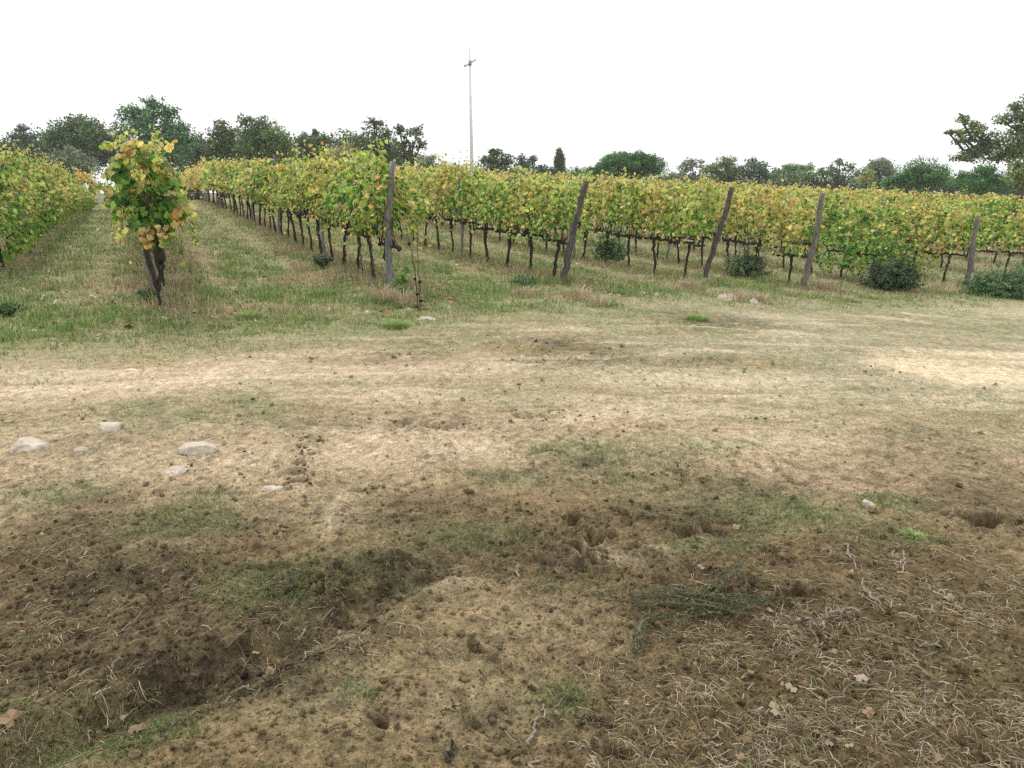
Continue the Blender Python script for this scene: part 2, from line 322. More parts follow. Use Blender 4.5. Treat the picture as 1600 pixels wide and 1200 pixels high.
# ------------------------------------------------------------------ ground
STRAW_C = np.array((.33, .265, .165))
def ground_col(x, y):
    n1 = fbm(x, y, .7, 4, 101); n2 = fbm(x, y, 3.1, 4, 111); n3 = fbm(x, y, 11, 3, 121)
    tan_ = np.array((.435, .333, .212)); cream = np.array((.64, .53, .365)); brown = np.array((.200, .147, .071)); dark = np.array((.062, .046, .027)); gr = np.array((.20, .21, .105)); dryg = np.array((.33, .275, .165))
    r = np.hypot(x, y); ins = inside(x, y)
    c = np.broadcast_to(tan_, x.shape + (3,)).copy()
    def mixc(c, k, m): m = np.clip(m, 0, 1)[..., None]; return c * (1 - m) + np.asarray(k) * m
    c = mixc(c, brown, (1 - sm(2.9, 4.5, y + .9 * n1)) * .86)
    c = mixc(c, (.37, .345, .24), sm(5.2, 6.5, y) * sm(-1.5, 3, x) * (.55 + .6 * n2))
    c = mixc(c, (.19, .185, .095), sm(-.05, .5, fbm(x, y, .9, 3, 161)) * .4 * (1 - sm(6, 8, y)))
    c = mixc(c, cream, field(CREAM, x, y) * (1 + .7 * n2 + .4 * n3))
    c = mixc(c, gr, field(GREEN, x, y) * (.75 + .9 * n2 + .5 * n3))
    c = mixc(c, dark, field(DARK, x, y) * (.95 + .9 * n2 + .8 * n3))
    c = mixc(c, dark * 1.2, sm(.16, .4, n3 + .5 * n2) * (1 - sm(4.0, 6.0, y)) * .45)
    c = mixc(c, brown * .62, field(STRAW, x, y) * .85)
    c = mixc(c, (.66, .54, .36), .85 * field(CREAM[:1] + CREAM[-1:], x, y) * (1 + .8 * n2 + .6 * n3))
    d2, _ = segdist(RUT2, x, y); c = mixc(c, (.38, .28, .17), (1 - sm(.01, .05, d2 + .03 * n3)) * .3 * (1 - sm(4, 5, y)))
    st = fbm(x * .35 + .25 * y, y * 2.2 - .25 * x, 1.3, 4, 141); tz = sm(4.5, 5.6, y) * (1 - sm(-3.4, -1.8, ins))
    c = mixc(c, brown * 1.5, sm(.12, .42, st) * tz * .6); c = mixc(c, cream * .95, sm(.10, .4, -st) * tz * .5)
    fl = fbm(x, y, 16, 3, 151); c = c * (1 + .45 * np.clip(fl, -.8, .8))[..., None]
    veg = sm(-3.6, -1.2, ins + 1.0 * n1) ; c = mixc(c, (.19, .225, .095), veg * .7); c = mixc(c, dryg, veg * (.25 + .5 * n2))
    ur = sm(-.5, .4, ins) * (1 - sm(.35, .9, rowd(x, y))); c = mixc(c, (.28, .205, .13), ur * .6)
    c = mixc(c, (.12, .14, .06), sm(60, 90, r))
    return np.clip(c, .01, 1)
def radial(a0, a1, na, r):
    a = np.linspace(R(a0), R(a1), na); A, RR = np.meshgrid(a, r); return RR * np.sin(A), RR * np.cos(A)
def grid_faces(nr, na):
    i = np.arange(nr - 1)[:, None] * na; j = np.arange(na - 1)[None]
    return np.stack([i + j, i + j + 1, i + na + j + 1, i + na + j], -1).reshape(-1, 4)
rs = 1.2 * np.exp(np.arange(0, 820) * .002); rs = np.r_[rs, rs[-1] * np.exp(np.arange(1, 180) * .004)]
r1 = rs[-1]; rs = np.r_[rs, r1 * np.exp(np.arange(1, 270) * .0155)]; rs = rs[rs < 600]
NA = 1450
X, Y = radial(-50, 50, NA, rs)
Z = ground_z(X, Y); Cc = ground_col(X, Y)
F4 = grid_faces(len(rs), NA)
# the trodden track crossing in front of the vineyard is its own surface, cut out of the same sheet
TRK = [G(*p) for p in [(-500,600),(0,598),(300,600),(600,622),(900,640),(1200,610),(1600,575),(2100,545)]]
cx = X.ravel()[F4].mean(1); cy = Y.ravel()[F4].mean(1)
dT, _ = segdist(TRK, cx, cy); isT = dT + .25 * fbm(cx, cy, 1.3, 3, 201) < .75 + .03 * np.hypot(cx, cy)
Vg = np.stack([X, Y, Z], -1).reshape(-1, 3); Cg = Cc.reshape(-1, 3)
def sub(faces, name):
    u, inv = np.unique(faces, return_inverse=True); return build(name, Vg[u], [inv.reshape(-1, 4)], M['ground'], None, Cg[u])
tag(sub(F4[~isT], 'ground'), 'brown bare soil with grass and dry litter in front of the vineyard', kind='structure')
tag(sub(F4[isT], 'dirt_track'), 'pale trodden dirt track crossing in front of the vine rows', kind='structure')
# the rest of the land round the camera, coarser
X2, Y2 = radial(50, 310, 260, np.r_[1.2 * np.exp(np.arange(0, 120) * .053)])
Z2 = ground_z(X2, Y2, True); o = build('ground', np.stack([X2, Y2, Z2], -1).reshape(-1, 3), [grid_faces(120, 260)], M['ground'], None, ground_col(X2, Y2).reshape(-1, 3)); tag(o, kind='structure')
X3, Y3 = radial(0, 360, 90, np.r_[.05, .4, .8, 1.2]); o = build('ground', np.stack([X3, Y3, ground_z(X3, Y3)], -1).reshape(-1, 3), [grid_faces(4, 90)], M['ground'], None, ground_col(X3, Y3).reshape(-1, 3)); tag(o, kind='structure')
def gz(x, y): return float(ground_z(np.array([x]), np.array([y]))[0])

# ------------------------------------------------------------------ grass, straw and litter
def polar_samples(n, r0, r1, a0=-48, a1=48):
    a = RNG.uniform(R(a0), R(a1), n); r = r0 * (r1 / r0) ** RNG.uniform(0, 1, n) ; return r * np.sin(a), r * np.cos(a)
def blades(name, x, y, h, w_, lean, col, heading=None, m='grass', label=None, zoff=-.004, cvar=.2):
    n = len(x); z = ground_z(x, y) + zoff
    th = RNG.uniform(0, 2 * math.pi, n) if heading is None else heading
    d = np.stack([np.cos(th), np.sin(th), np.zeros(n)], -1); s = np.stack([-np.sin(th + RNG.uniform(-.7, .7, n)), np.cos(th), np.zeros(n)], -1)
    b = np.stack([x, y, z], -1); up = np.array([0, 0, 1.])
    mid = b + up * (h * .6 * np.sqrt(np.maximum(1 - (lean * .6) ** 2, .05)))[:, None] + d * (h * lean * .35)[:, None]
    tip = b + up * (h * np.sqrt(np.maximum(1 - np.minimum(lean, .98) ** 2, .02)))[:, None] + d * (h * lean)[:, None]
    hw = (w_ / 2)[:, None]
    V = np.stack([b - s * hw, b + s * hw, mid + s * hw * .8, mid - s * hw * .8, tip], 1).reshape(-1, 3)
    o5 = (np.arange(n) * 5)[:, None]; Q = np.array([[0, 1, 2, 3]]) + o5; T = np.array([[3, 2, 4]]) + o5
    cc = np.repeat(col * (1 + RNG.uniform(-cvar, cvar, (n, 1))), 5, 0)
    o = build(name, V, [Q, T], M[m], None, cc); tag(o, label, None, None, 'stuff'); return o
def clump(x, y, k, sp):
    n = len(x); X = np.repeat(x, k) + RNG.normal(0, 1, n * k) * np.repeat(sp, k); Y = np.repeat(y, k) + RNG.normal(0, 1, n * k) * np.repeat(sp, k); return X, Y
GREENS = np.array([(.12, .20, .05), (.19, .29, .07), (.29, .37, .11), (.15, .22, .09)]); STRAWS = np.array([(.40, .33, .2), (.54, .46, .3), (.31, .24, .14), (.45, .34, .2)])
def grasscol(n, dry):
    g = GREENS[RNG.integers(0, 4, n)]; s = STRAWS[RNG.integers(0, 4, n)]; return np.where((RNG.uniform(0, 1, n) < dry)[:, None], s, g)
# low turf on the track and in front
x, y = polar_samples(60000, 1.5, 11)
dens = field(GREEN, x, y) * (.6 + 1.3 * fbm(x, y, 2.2, 3, 301) + .8 * fbm(x, y, 8, 2, 302)) + .02 + .08 * sm(.1, .5, fbm(x, y, 1.6, 3, 305)) * (1 - sm(4, 6, y)); dens *= (1 - .7 * field(CREAM, x, y)) * (.4 + .6 * sm(.4, 1.1, segdist(TRK, x, y)[0]))
k = RNG.uniform(0, .75, len(x)) < dens; x, y = x[k], y[k]
rr = np.hypot(x, y); X_, Y_ = clump(x, y, 9, .006 * rr + .004); r_ = np.hypot(X_, Y_); n = len(X_)
dry = np.clip(.3 + .5 * fbm(X_, Y_, 1.4, 2, 306), .1, .8)
blades('short_grass', X_, Y_, RNG.uniform(.008, .030, n) * np.where(Y_ > 4.5, .6, 1), .0015 + .0005 * r_, RNG.uniform(.4, .98, n), grasscol(n, dry * np.where(Y_ > 4.5, .15, .6)) * np.where(Y_ > 4.5, .85, .72)[:, None], label='short green grass tufts growing through the bare soil')
# verge and lanes
x, y = polar_samples(115000, 6.8, 45)
ins = inside(x, y); rd = rowd(x, y); inn = sm(-.6, .2, ins)
dens = sm(-3.5, -.9, ins + 1.3 * fbm(x, y, .8, 3, 310)) * (.65 + .9 * fbm(x, y, 1.5, 3, 312))
k = RNG.uniform(0, 1, len(x)) < dens; x, y = x[k], y[k]
rr = np.hypot(x, y); X_, Y_ = clump(x, y, 6, .004 * rr + .01); r_ = np.hypot(X_, Y_); n = len(X_)
ins = inside(X_, Y_); rd = rowd(X_, Y_); under = sm(-.8, .2, ins) * (1 - sm(.3, .7, rd)) * (.55 + .6 * fbm(X_, Y_, 1.1, 2, 318)); gp = fbm(X_, Y_, .5, 3, 315)
lane = ((X_ - P0[0]) * ROWN[0] + (Y_ - P0[1]) * ROWN[1]) / NSTEP; lane = lane - np.floor(lane); g1 = np.exp(-((lane - .5) / .13) ** 2) * sm(-1.5, 0, ins); whl = (np.exp(-((lane - .27) / .06) ** 2) + np.exp(-((lane - .73) / .06) ** 2)) * sm(0, 2, ins)
dry = np.clip(.30 + .55 * under - 1.5 * gp * (1 - under) + .5 * fbm(X_, Y_, 2.3, 2, 341) - .35 * g1 + .45 * whl - .08, .04, .95)
h = RNG.uniform(.015, .065, n) * (1 - .45 * whl) * (1 + .9 * sm(-2.5, -.5, ins)) * (1 + .8 * under) * np.clip(1 + .9 * fbm(X_, Y_, 1.7, 2, 319), .5, 2)
blades('long_grass', X_, Y_, h, .003 + .0005 * r_, RNG.uniform(.15, .95, n), grasscol(n, dry), cvar=.35, label='green and straw coloured grass of the lanes between the vine rows')
# dry seeding stalks below the rows
x, y = polar_samples(20000, 9, 40); k = (inside(x, y) > -.9) & (rowd(x, y) < .42) & (RNG.uniform(0, 1, len(x)) < .28 + fbm(x, y, 1.2, 2, 320)); x, y = x[k], y[k]
X_, Y_ = clump(x, y, 7, np.full(len(x), .05)); r_ = np.hypot(X_, Y_); n = len(X_)
blades('dry_weeds', X_, Y_, RNG.uniform(.05, .22, n), .0028 + .0003 * r_, RNG.uniform(.1, .9, n), np.array([(.46, .36, .23), (.34, .24, .15), (.56, .46, .31)])[RNG.integers(0, 3, n)], m='dry', label='dry straw coloured weeds standing below the vine rows')
# flat straw
def strands(name, x, y, Ls, w_, heading, col, lift, m='dry', label=None, segs=4, curl=.6):
    n = len(x); th = heading + RNG.normal(0, .1, n); cv = RNG.normal(0, curl, n)
    px, py = x.copy(), y.copy(); P = []
    for i in range(segs + 1):
        z = ground_z(px, py) + lift * (0.3 + np.sin(i / segs * math.pi) * RNG.uniform(.2, 1, n)) + RNG.uniform(0, .004, n)
        P.append(np.stack([px, py, z], -1)); px = px + Ls / segs * np.cos(th); py = py + Ls / segs * np.sin(th); th = th + cv / segs
    P = np.stack(P, 1); t = nrm(np.gradient(P, axis=1)); s = nrm(np.cross(t, np.array([0, 0, 1.]))); up = np.cross(s, t)
    tp = np.linspace(1, .45, segs + 1)[None, :, None]; hw = (w_ / 2)[:, None, None] * tp
    V = np.stack([P - s * hw, P + s * hw, P + up * hw * 1.2], 2).reshape(-1, 3)
    base = (np.arange(n) * (segs + 1) * 3)[:, None, None] + (np.arange(segs) * 3)[None, :, None]
    Q = np.concatenate([(base + np.array([0, 2, 5, 3])).reshape(-1, 4), (base + np.array([2, 1, 4, 5])).reshape(-1, 4)])
    cc = np.repeat(col * (1 + RNG.uniform(-.3, .25, (n, 1))), (segs + 1) * 3, 0)
    o = build(name, V, [Q], M[m], None, cc); tag(o, label, None, None, 'stuff'); return o
x, y = polar_samples(230000, 1.5, 7.0)
f = field(STRAW, x, y, .7); k = RNG.uniform(0, 1.15, len(x)) < f * (.75 + .9 * fbm(x, y, 2.5, 3, 331)) + .012; x, y, f = x[k], y[k], f[k]; n = len(x)
k = RNG.uniform(0, 1, n) < .3 + 1.5 * sm(-.1, .3, fbm(x, y, 5, 3, 335)); x, y, f = x[k], y[k], f[k]; n = len(x)
hd = np.where(x > 0, R(-40), R(30)) + RNG.normal(0, 1.3, n)
strands('straw_litter', x, y, RNG.uniform(.015, .07, n) * np.where(RNG.uniform(0, 1, n) < .06, 2.2, 1), RNG.uniform(.0008, .0029, n), hd, np.array([(.24, .18, .115), (.50, .42, .31), (.38, .31, .21), (.14, .105, .07), (.09, .07, .05), (.21, .19, .09), (.27, .22, .12)])[RNG.integers(0, 7, n)], .008, curl=.35, label='dry cut stalks and straw strewn over the brown soil', segs=3)
# small clods and grit
ICO_V = []; 
import bmesh
bm_ = bmesh.new(); bmesh.ops.create_icosphere(bm_, subdivisions=1, radius=1); ICO = np.array([v.co[:] for v in bm_.verts]); ICO_F = [np.array([[v.index for v in f.verts] for f in bm_.faces])]; bm_.free()
x, y = polar_samples(80000, 1.5, 8); k = RNG.uniform(0, 1, len(x)) < .06 + .22 * (1 - sm(2.8, 4.2, y)) + .7 * field(DARK, x, y) * (.6 + fbm(x, y, 4, 2, 340)); x, y = x[k], y[k]; n = len(x)
ex = []
for (u, v, su, sv, m_) in [(485,688,16,3,40),(475,712,8,4,36),(470,742,9,8,36),(455,760,20,4,20),(650,663,40,4,30),(690,668,30,3,20),(840,650,30,5,34),(900,840,30,22,50),(935,875,30,12,40),(640,893,20,4,26),(1060,738,30,8,40),(1240,930,30,8,40),(1215,865,20,6,24),(430,905,60,10,50),(750,1028,10,6,16),(970,1180,24,10,24),(610,1130,20,10,16),(1180,658,20,3,16),(1020,668,14,3,16),(580,770,14,4,14),(240,655,120,20,20),(360,1100,40,12,50),(190,1135,60,10,50),(1570,820,50,8,40),(330,730,60,20,24),(1400,580,30,4,14),(960,655,60,12,24)]:
    for _ in range(int(m_ * .65)): ex.append(G(u + RNG.normal(0, su), v + RNG.normal(0, sv)))
ex = np.array(ex); mb = MB(); m_ = len(ex); s = RNG.uniform(.004, .015, m_); pos = np.stack([ex[:, 0], ex[:, 1], ground_z(ex[:, 0], ex[:, 1]) + s * .25], -1)
scatter(ICO * (1 + .3 * RNG.uniform(-1, 1, (len(ICO), 1))), ICO_F, pos, RNG.normal(0, .5, (m_, 3)) + [0, 0, 1], RNG.normal(0, 1, (m_, 3)), np.stack([s * 1.3, s, s * .6], -1), np.minimum(ground_col(ex[:, 0], ex[:, 1]), (.2, .15, .09)) * .8, mb, .3)
s = RNG.uniform(.002, .006, n) * (1 + 3 * RNG.uniform(0, 1, n) ** 9) * (.7 + .12 * np.hypot(x, y)); pos = np.stack([x, y, ground_z(x, y) + s * .3], -1)
tm = ICO * (1 + .25 * RNG.uniform(-1, 1, (len(ICO), 1)))
scatter(tm, ICO_F, pos, RNG.normal(0, 1, (n, 3)), RNG.normal(0, 1, (n, 3)), np.stack([s, s * .8, s * .7], -1), ground_col(x, y) * .9, mb, .3)
tag(mb.build('soil_clods', M['ground'], smooth=False), 'small crumbled clods of soil scattered over the bare ground', kind='stuff')
# fallen leaves
def litter(name, x, y, s, cols, label):
    n = len(x); mb = MB(); pos = np.stack([x, y, ground_z(x, y) + .012 + RNG.uniform(0, .02, n)], -1)
    nor = nrm(np.stack([RNG.normal(0, .45, n), RNG.normal(0, .45, n), np.ones(n)], -1)); scatter(LEAF_HI * (1, 1, 2.2), LEAF_HI_F, pos, nor, RNG.normal(0, 1, (n, 3)), s, cols[RNG.integers(0, len(cols), n)], mb, .25)
    tag(mb.build(name, M['dry']), label, kind='stuff')
x, y = polar_samples(5200, 8.5, 32); k = (inside(x, y) > -1.6) & (RNG.uniform(0, 1, len(x)) < .12 + .7 * (1 - sm(.3, 1.3, rowd(x, y))) ); x, y = x[k], y[k]
litter('fallen_vine_leaves', x, y, RNG.uniform(.035, .07, len(x)), np.array([(.42, .24, .10), (.5, .36, .2), (.30, .16, .08), (.5, .42, .28)]), 'brown and orange fallen vine leaves lying in the grass')
x, y = polar_samples(1500, 1.6, 6); k = RNG.uniform(0, 1, len(x)) < .5 * field(STRAW, x, y) + .03; x, y = x[k], y[k]
litter('leaf_litter', x, y, RNG.uniform(.006, .017, len(x)), np.array([(.22, .15, .09), (.29, .21, .13), (.15, .10, .06)]), 'small dry brown leaves lying among the straw')

# ------------------------------------------------------------------ grapevines
VG = np.array([(.055, .155, .025), (.13, .31, .045), (.30, .50, .08)]); VY = np.array([(.50, .55, .12), (.72, .66, .22), (.45, .52, .13)]); VO = np.array([(.62, .46, .12), (.54, .29, .09), (.62, .52, .22)]); VT = np.array([(.46, .44, .2), (.58, .55, .32), (.34, .27, .13)])
def leafcols(n, t, yel, rng):
    """t 0 bottom .. 1 top"""
    p = rng.uniform(0, 1, n); i = rng.integers(0, 3, n)
    py = yel * (.3 + .85 * t); po = .035 + .06 * yel; pt = .03 + .16 * t * yel
    c = np.where((p < py)[:, None], VY[i], VG[i]); c = np.where((p > 1 - po)[:, None], VO[i], c); c = np.where(((p > 1 - po - pt) & (p <= 1 - po))[:, None], VT[i], c); return c
def canopy(seed, nleaf, hi, yel, size, half=.58, wid=.82, top=1.98, bottom=.8):
    rng = np.random.default_rng(seed); mb = MB()
    n = nleaf; x = rng.uniform(-half, half, n); bt = bottom + .16 * noise(x * 2.2 + seed, x * 0, seed + 40) + .03; tp_ = top + .14 * noise(x * 2.7 + seed, x * 0, seed + 41); z = bt + (tp_ - bt) * rng.beta(1.15, 1.05, n)
    t = (z - bottom) / (top - bottom)
    w0 = wid * (.17 + .34 * np.sin(np.clip(t * 1.05 + .08, 0, 1) * math.pi) ** .8)
    w0 = w0 * (1 + .5 * noise(x * 2.3 + seed, z * 2.3, seed) + .35 * noise(x * 6, z * 6, seed + 3))
    sgn = rng.choice([-1, 1], n); y = sgn * w0 * rng.uniform(.25, 1, n) ** .45
    keep = noise(x * 3.3 + seed * 3, z * 3.3 + sgn * 7, seed + 9) + .4 * noise(x * 8, z * 8, seed + 2) > -.2; keep &= ~((t < .16) & (rng.uniform(0, 1, n) < .5))
    x, y, z, t, sgn = x[keep], y[keep], z[keep], t[keep], sgn[keep]; n = len(x)
    pos = np.stack([x, y, z], -1)
    nor = np.stack([rng.normal(0, .5, n), sgn * (1.0 - .5 * t) + rng.normal(0, .35, n), .35 + .5 * t + rng.normal(0, .35, n)], -1)
    tip = np.stack([rng.normal(0, .6, n), sgn * .4 + rng.normal(0, .3, n), -.9 + rng.normal(0, .4, n)], -1)
    yl = np.clip(yel + .35 * noise(x * 1.7 + seed, z * 1.7 + sgn * 3, seed + 5), 0, 1)
    c = leafcols(n, t, yl, rng); L_, LF = (LEAF_HI, LEAF_HI_F) if hi else (LEAF_LO, LEAF_LO_F)
    scatter(L_, LF, pos, nor, tip, size * rng.uniform(.6, 1.3, n), c, mb, .38, rng)
    # shoots above and hanging at the sides
    ns = 22 if hi else 10
    for i in range(ns):
        up = i < ns * .5; x0 = rng.uniform(-half, half); s = rng.choice([-1, 1])
        p0 = np.array([x0, s * rng.uniform(0, .18), top - .3]) if up else np.array([x0, s * .3, rng.uniform(1.3, 1.75)])
        d = np.array([rng.normal(0, .22), s * rng.uniform(.02, .25), rng.uniform(.35, .75)]) if up else np.array([rng.normal(0, .25), s * rng.uniform(.1, .3), -rng.uniform(.25, .75)])
        tt = np.linspace(0, 1, 6)[:, None]; path = p0 + d * tt + np.array([0, s * .08, -.15]) * tt ** 2 + rng.normal(0, .012, (6, 3)); m = 9 if hi else 5
        V, P = tube(path, np.linspace(.005, .002, 6), 3); mb.add(V, P, (.16, .09, .05))
        q = rng.uniform(.15, 1, m)[:, None]; pos = p0 + d * q + np.array([0, s * .08, -.15]) * q ** 2 + rng.normal(0, .045, (m, 3))
        scatter(L_, LF, pos, rng.normal(0, .6, (m, 3)) + np.array([0, s * .6, .6]), rng.normal(0, .6, (m, 3)) + np.array([0, 0, -.6]), size * rng.uniform(.5, .95, m), leafcols(m, np.ones(m), np.full(m, yel), rng), mb, .2, rng)
    # canes inside
    for i in range(10 if hi else 4):
        x0 = rng.uniform(-half, half); tt = np.linspace(0, 1, 6)[:, None]
        path = np.array([x0, 0, .8]) + np.array([rng.normal(0, .15), rng.normal(0, .2), rng.uniform(.7, 1.15)]) * tt + rng.normal(0, .02, (6, 3)); V, P = tube(path, np.linspace(.008, .003, 6), 3); mb.add(V, P, (.13, .08, .05))
    return mb.build('foliage', M['vineleaf'], smooth=False, link=False)
def trunk_mesh(seed, k=7):
    rng = np.random.default_rng(seed); mb = MB(); n = 12; t = np.linspace(0, 1, n)
    px = .06 * np.sin(t * rng.uniform(2, 5) + rng.uniform(0, 6)) * t + rng.normal(0, .007, n); py = .05 * np.sin(t * rng.uniform(2, 5) + rng.uniform(0, 6)) * t + rng.normal(0, .007, n)
    r = .040 - .012 * np.sin(t * math.pi) + rng.normal(0, .002, n); r[0] *= 1.3; r[-1] = .036; r[-2] = .038
    path = np.stack([px, py, t * .84 - .06], -1); V, P = tube(path, r, k, .22, rng); mb.add(V, P); top = path[-1]
    # head knuckles
    for s in (-1, 1):
        q = np.array([top + np.array([0, 0, -.03]), top + np.array([s * .05, rng.normal(0, .015), .02]), top + np.array([s * .10, rng.normal(0, .02), .03])]); V, P = tube(q, [.03, .026, .02], 6, .2, rng); mb.add(V, P)
    return mb.build('trunk', M['vinebark'], smooth=True, link=False), top
def cordon_mesh(seed, top, half=.55, k=6):
    rng = np.random.default_rng(seed); mb = MB()
    n = 15; t = np.linspace(-1, 1, n); path = np.stack([t * half, top[1] * (1 - abs(t)) + rng.normal(0, .014, n), .79 + rng.normal(0, .014, n) - .03 * abs(t)], -1)
    V, P = tube(path, .025 + rng.uniform(-.004, .009, n), k, .25, rng); mb.add(V, P)
    for i in range(7):                              # spurs
        a = path[rng.integers(1, n - 1)]; q = np.array([a, a + [rng.normal(0, .02), rng.normal(0, .02), .05], a + [rng.normal(0, .04), rng.normal(0, .04), .12]]); V, P = tube(q, [.016, .013, .008], 5, .2, rng); mb.add(V, P)
    return mb.build('cordon', M['vinebark'], smooth=True, link=False)
SPEC = [(.22, 'green-leaved'), (.40, 'light green'), (.55, 'yellow-green'), (.72, 'yellowing'), (.85, 'mostly yellow')]
NEAR = [(canopy(100 + i, 820, True, y, .052, bottom=.92), canopy(150 + i, 900, True, y, .052, bottom=.74), canopy(170 + i, 640, True, y, .052, bottom=.90, top=1.84, wid=.66)) for i, (y, _) in enumerate(SPEC)]
MID = [canopy(200 + i, 640, False, y, .060, top=1.95) for i, (y, _) in enumerate(SPEC)]
LOW = [canopy(350 + i, 1350, True, y, .054, bottom=.12, wid=1.15) for i, y in enumerate((.3, .42, .55))]
FAR = [canopy(300 + i, 300, False, min(y + .25, 1), .092, top=1.93) for i, (y, _) in enumerate(SPEC)]
TR = [trunk_mesh(400 + i) for i in range(5)]; CO = [cordon_mesh(500 + i, TR[i][1]) for i in range(5)]
ORD = 'first second third fourth fifth sixth seventh eighth ninth tenth eleventh twelfth thirteenth fourteenth fifteenth sixteenth seventeenth eighteenth nineteenth twentieth'.split()
ROWNAME = {-1: 'the leftmost row', 0: 'the row behind the lone bushy vine', 1: 'the row starting at the upright grey post', 2: 'the row starting at the dark leaning post', 3: 'the row starting at the second leaning post',
           4: 'the row starting at the third leaning post', 5: 'the row above the round dark shrub', 6: 'the row starting at the rightmost post'}
ANG = math.atan2(ROWD[1], ROWD[0])
cands = []; rj = np.random.default_rng(3)
for k in range(-1, 21):
    base = P0 + STEP * k
    n = 56 if k > -1 else 44
    for j in range(n):
        if k == 0 and j == 0: continue                # the lone bushy vine, built apart
        s = (.42 if k == 1 else .62) + j * 1.0; p = base + ROWD * s
        if k == -1: p = p + ROWD * 4.2 + ROWN * .75
        if k == -1 and j > 34: continue
        x, y = p; u, v, d = pix(x, y, float(land(x, y)) + 1.4)
        if d < 2 or u < -190 or u > 1790: continue
        if k > 0 and j > 2 and rj.uniform() < .05: continue
        cands.append((d, k, j, x, y))
cands.sort(); mine, rest = cands[:285], cands[285:]
GRP = 'grapevines trained along the wires in parallel rows'
rv = np.random.default_rng(5)
def hue(x, y): 
    q = .58 + .42 * float(noise(np.array([x * .35]), np.array([y * .35]), 77)[0]) + rv.normal(0, .17); return int(np.clip(q * 5, 0, 4))
for (d, k, j, x, y) in mine:
    q = hue(x, y)
    if k == 1 and j < 6: q = [1, 3, 1, 2, 3, 3][j]
    if k == 2 and j < 5: q = [2, 3, 2, 3, 1][j]
    if k in (5, 6) and j < 2: q = 0 if k == 5 else 2
    if k == -1: lab = '%s grapevine leafy down to the grass, %s in %s' % (SPEC[q][1], ORD[min(j, 19)], ROWNAME[k]) if j < 20 else 'low grapevine far along %s' % ROWNAME[k]; g = GRP if j < 20 else 'low vines of the left row'
    elif k in ROWNAME and j < 20: lab = '%s grapevine, %s from the end of %s' % (SPEC[q][1], ORD[j], ROWNAME[k]); g = GRP
    elif k in ROWNAME: lab = 'leafy grapevine far along %s' % ROWNAME[k]; g = 'vines far along ' + ROWNAME[k]
    else: lab = 'yellowing grapevine in the rows beyond the row of the rightmost post'; g = 'vines in the rows beyond the rightmost post'
    fl = rv.integers(0, 2)
    root = empty('grapevine', (x, y, gz(x, y)), lab, 'grapevine', g, ANG + math.pi * fl + rv.normal(0, .03))
    s = rv.uniform(.88, 1.1); root.scale = (1, rv.uniform(.85, 1.15), s)
    src = NEAR[q][rv.integers(0, 3)] if d < 19 else (MID[q] if d < 34 else FAR[q])
    if k == -1:
        src = LOW[rv.integers(0, 3)]; root.scale = (1, .85, s * float(np.interp(j, [0, 6, 14, 24, 34], [.93, .93, .86, .58, .42])))
    if k == 5 and j < 2: src = LOW[0]; root.scale = (1, .9, .96)
    if k == 6 and j in (1, 2): src = LOW[1]; root.scale = (1, .8, .95)
    a = rv.integers(0, 5)
    for so in (src, TR[a][0], CO[a]):
        c = so.copy(); C.objects.link(c); c.parent = root
# far rows as one mass
def raw(o):
    me = o.data; V = np.empty(len(me.vertices) * 3, np.float32); me.vertices.foreach_get('co', V); c = np.empty(len(me.vertices) * 4, np.float32)
    me.color_attributes['col'].data.foreach_get('color', c); li = np.empty(len(me.loops), np.int32); me.loops.foreach_get('vertex_index', li); lt = np.empty(len(me.polygons), np.int32); me.polygons.foreach_get('loop_total', lt)
    st = np.r_[0, np.cumsum(lt)[:-1]]; P = [li[st[lt == k][:, None] + np.arange(k)] for k in (3, 4) if (lt == k).any()]
    return V.reshape(-1, 3), c.reshape(-1, 4)[:, :3], P
RAW = [raw(o) for o in FAR]; mb = MB(); tm_ = MB()
for (d, k, j, x, y) in rest:
    V, c, P = RAW[hue(x, y)]; a = ANG + math.pi * rv.integers(0, 2); s = np.array([1, 1, rv.uniform(.92, 1.08)]); Vr = V * s
    W = np.stack([Vr[:, 0] * math.cos(a) - Vr[:, 1] * math.sin(a) + x, Vr[:, 0] * math.sin(a) + Vr[:, 1] * math.cos(a) + y, Vr[:, 2] + float(land(x, y))], -1); mb.add(W, P, c * rv.uniform(.88, 1.12))
    V, P = tube(np.array([(x, y, 0), (x + .03, y, .4), (x, y, .82)]) + (0, 0, float(land(x, y))), .03, 4); mb.add(V, P, (.05, .04, .03))
tag(mb.build('distant_grapevines', M['vineleaf'], smooth=False), 'far rows of yellowing vines reaching back to the trees', kind='stuff')

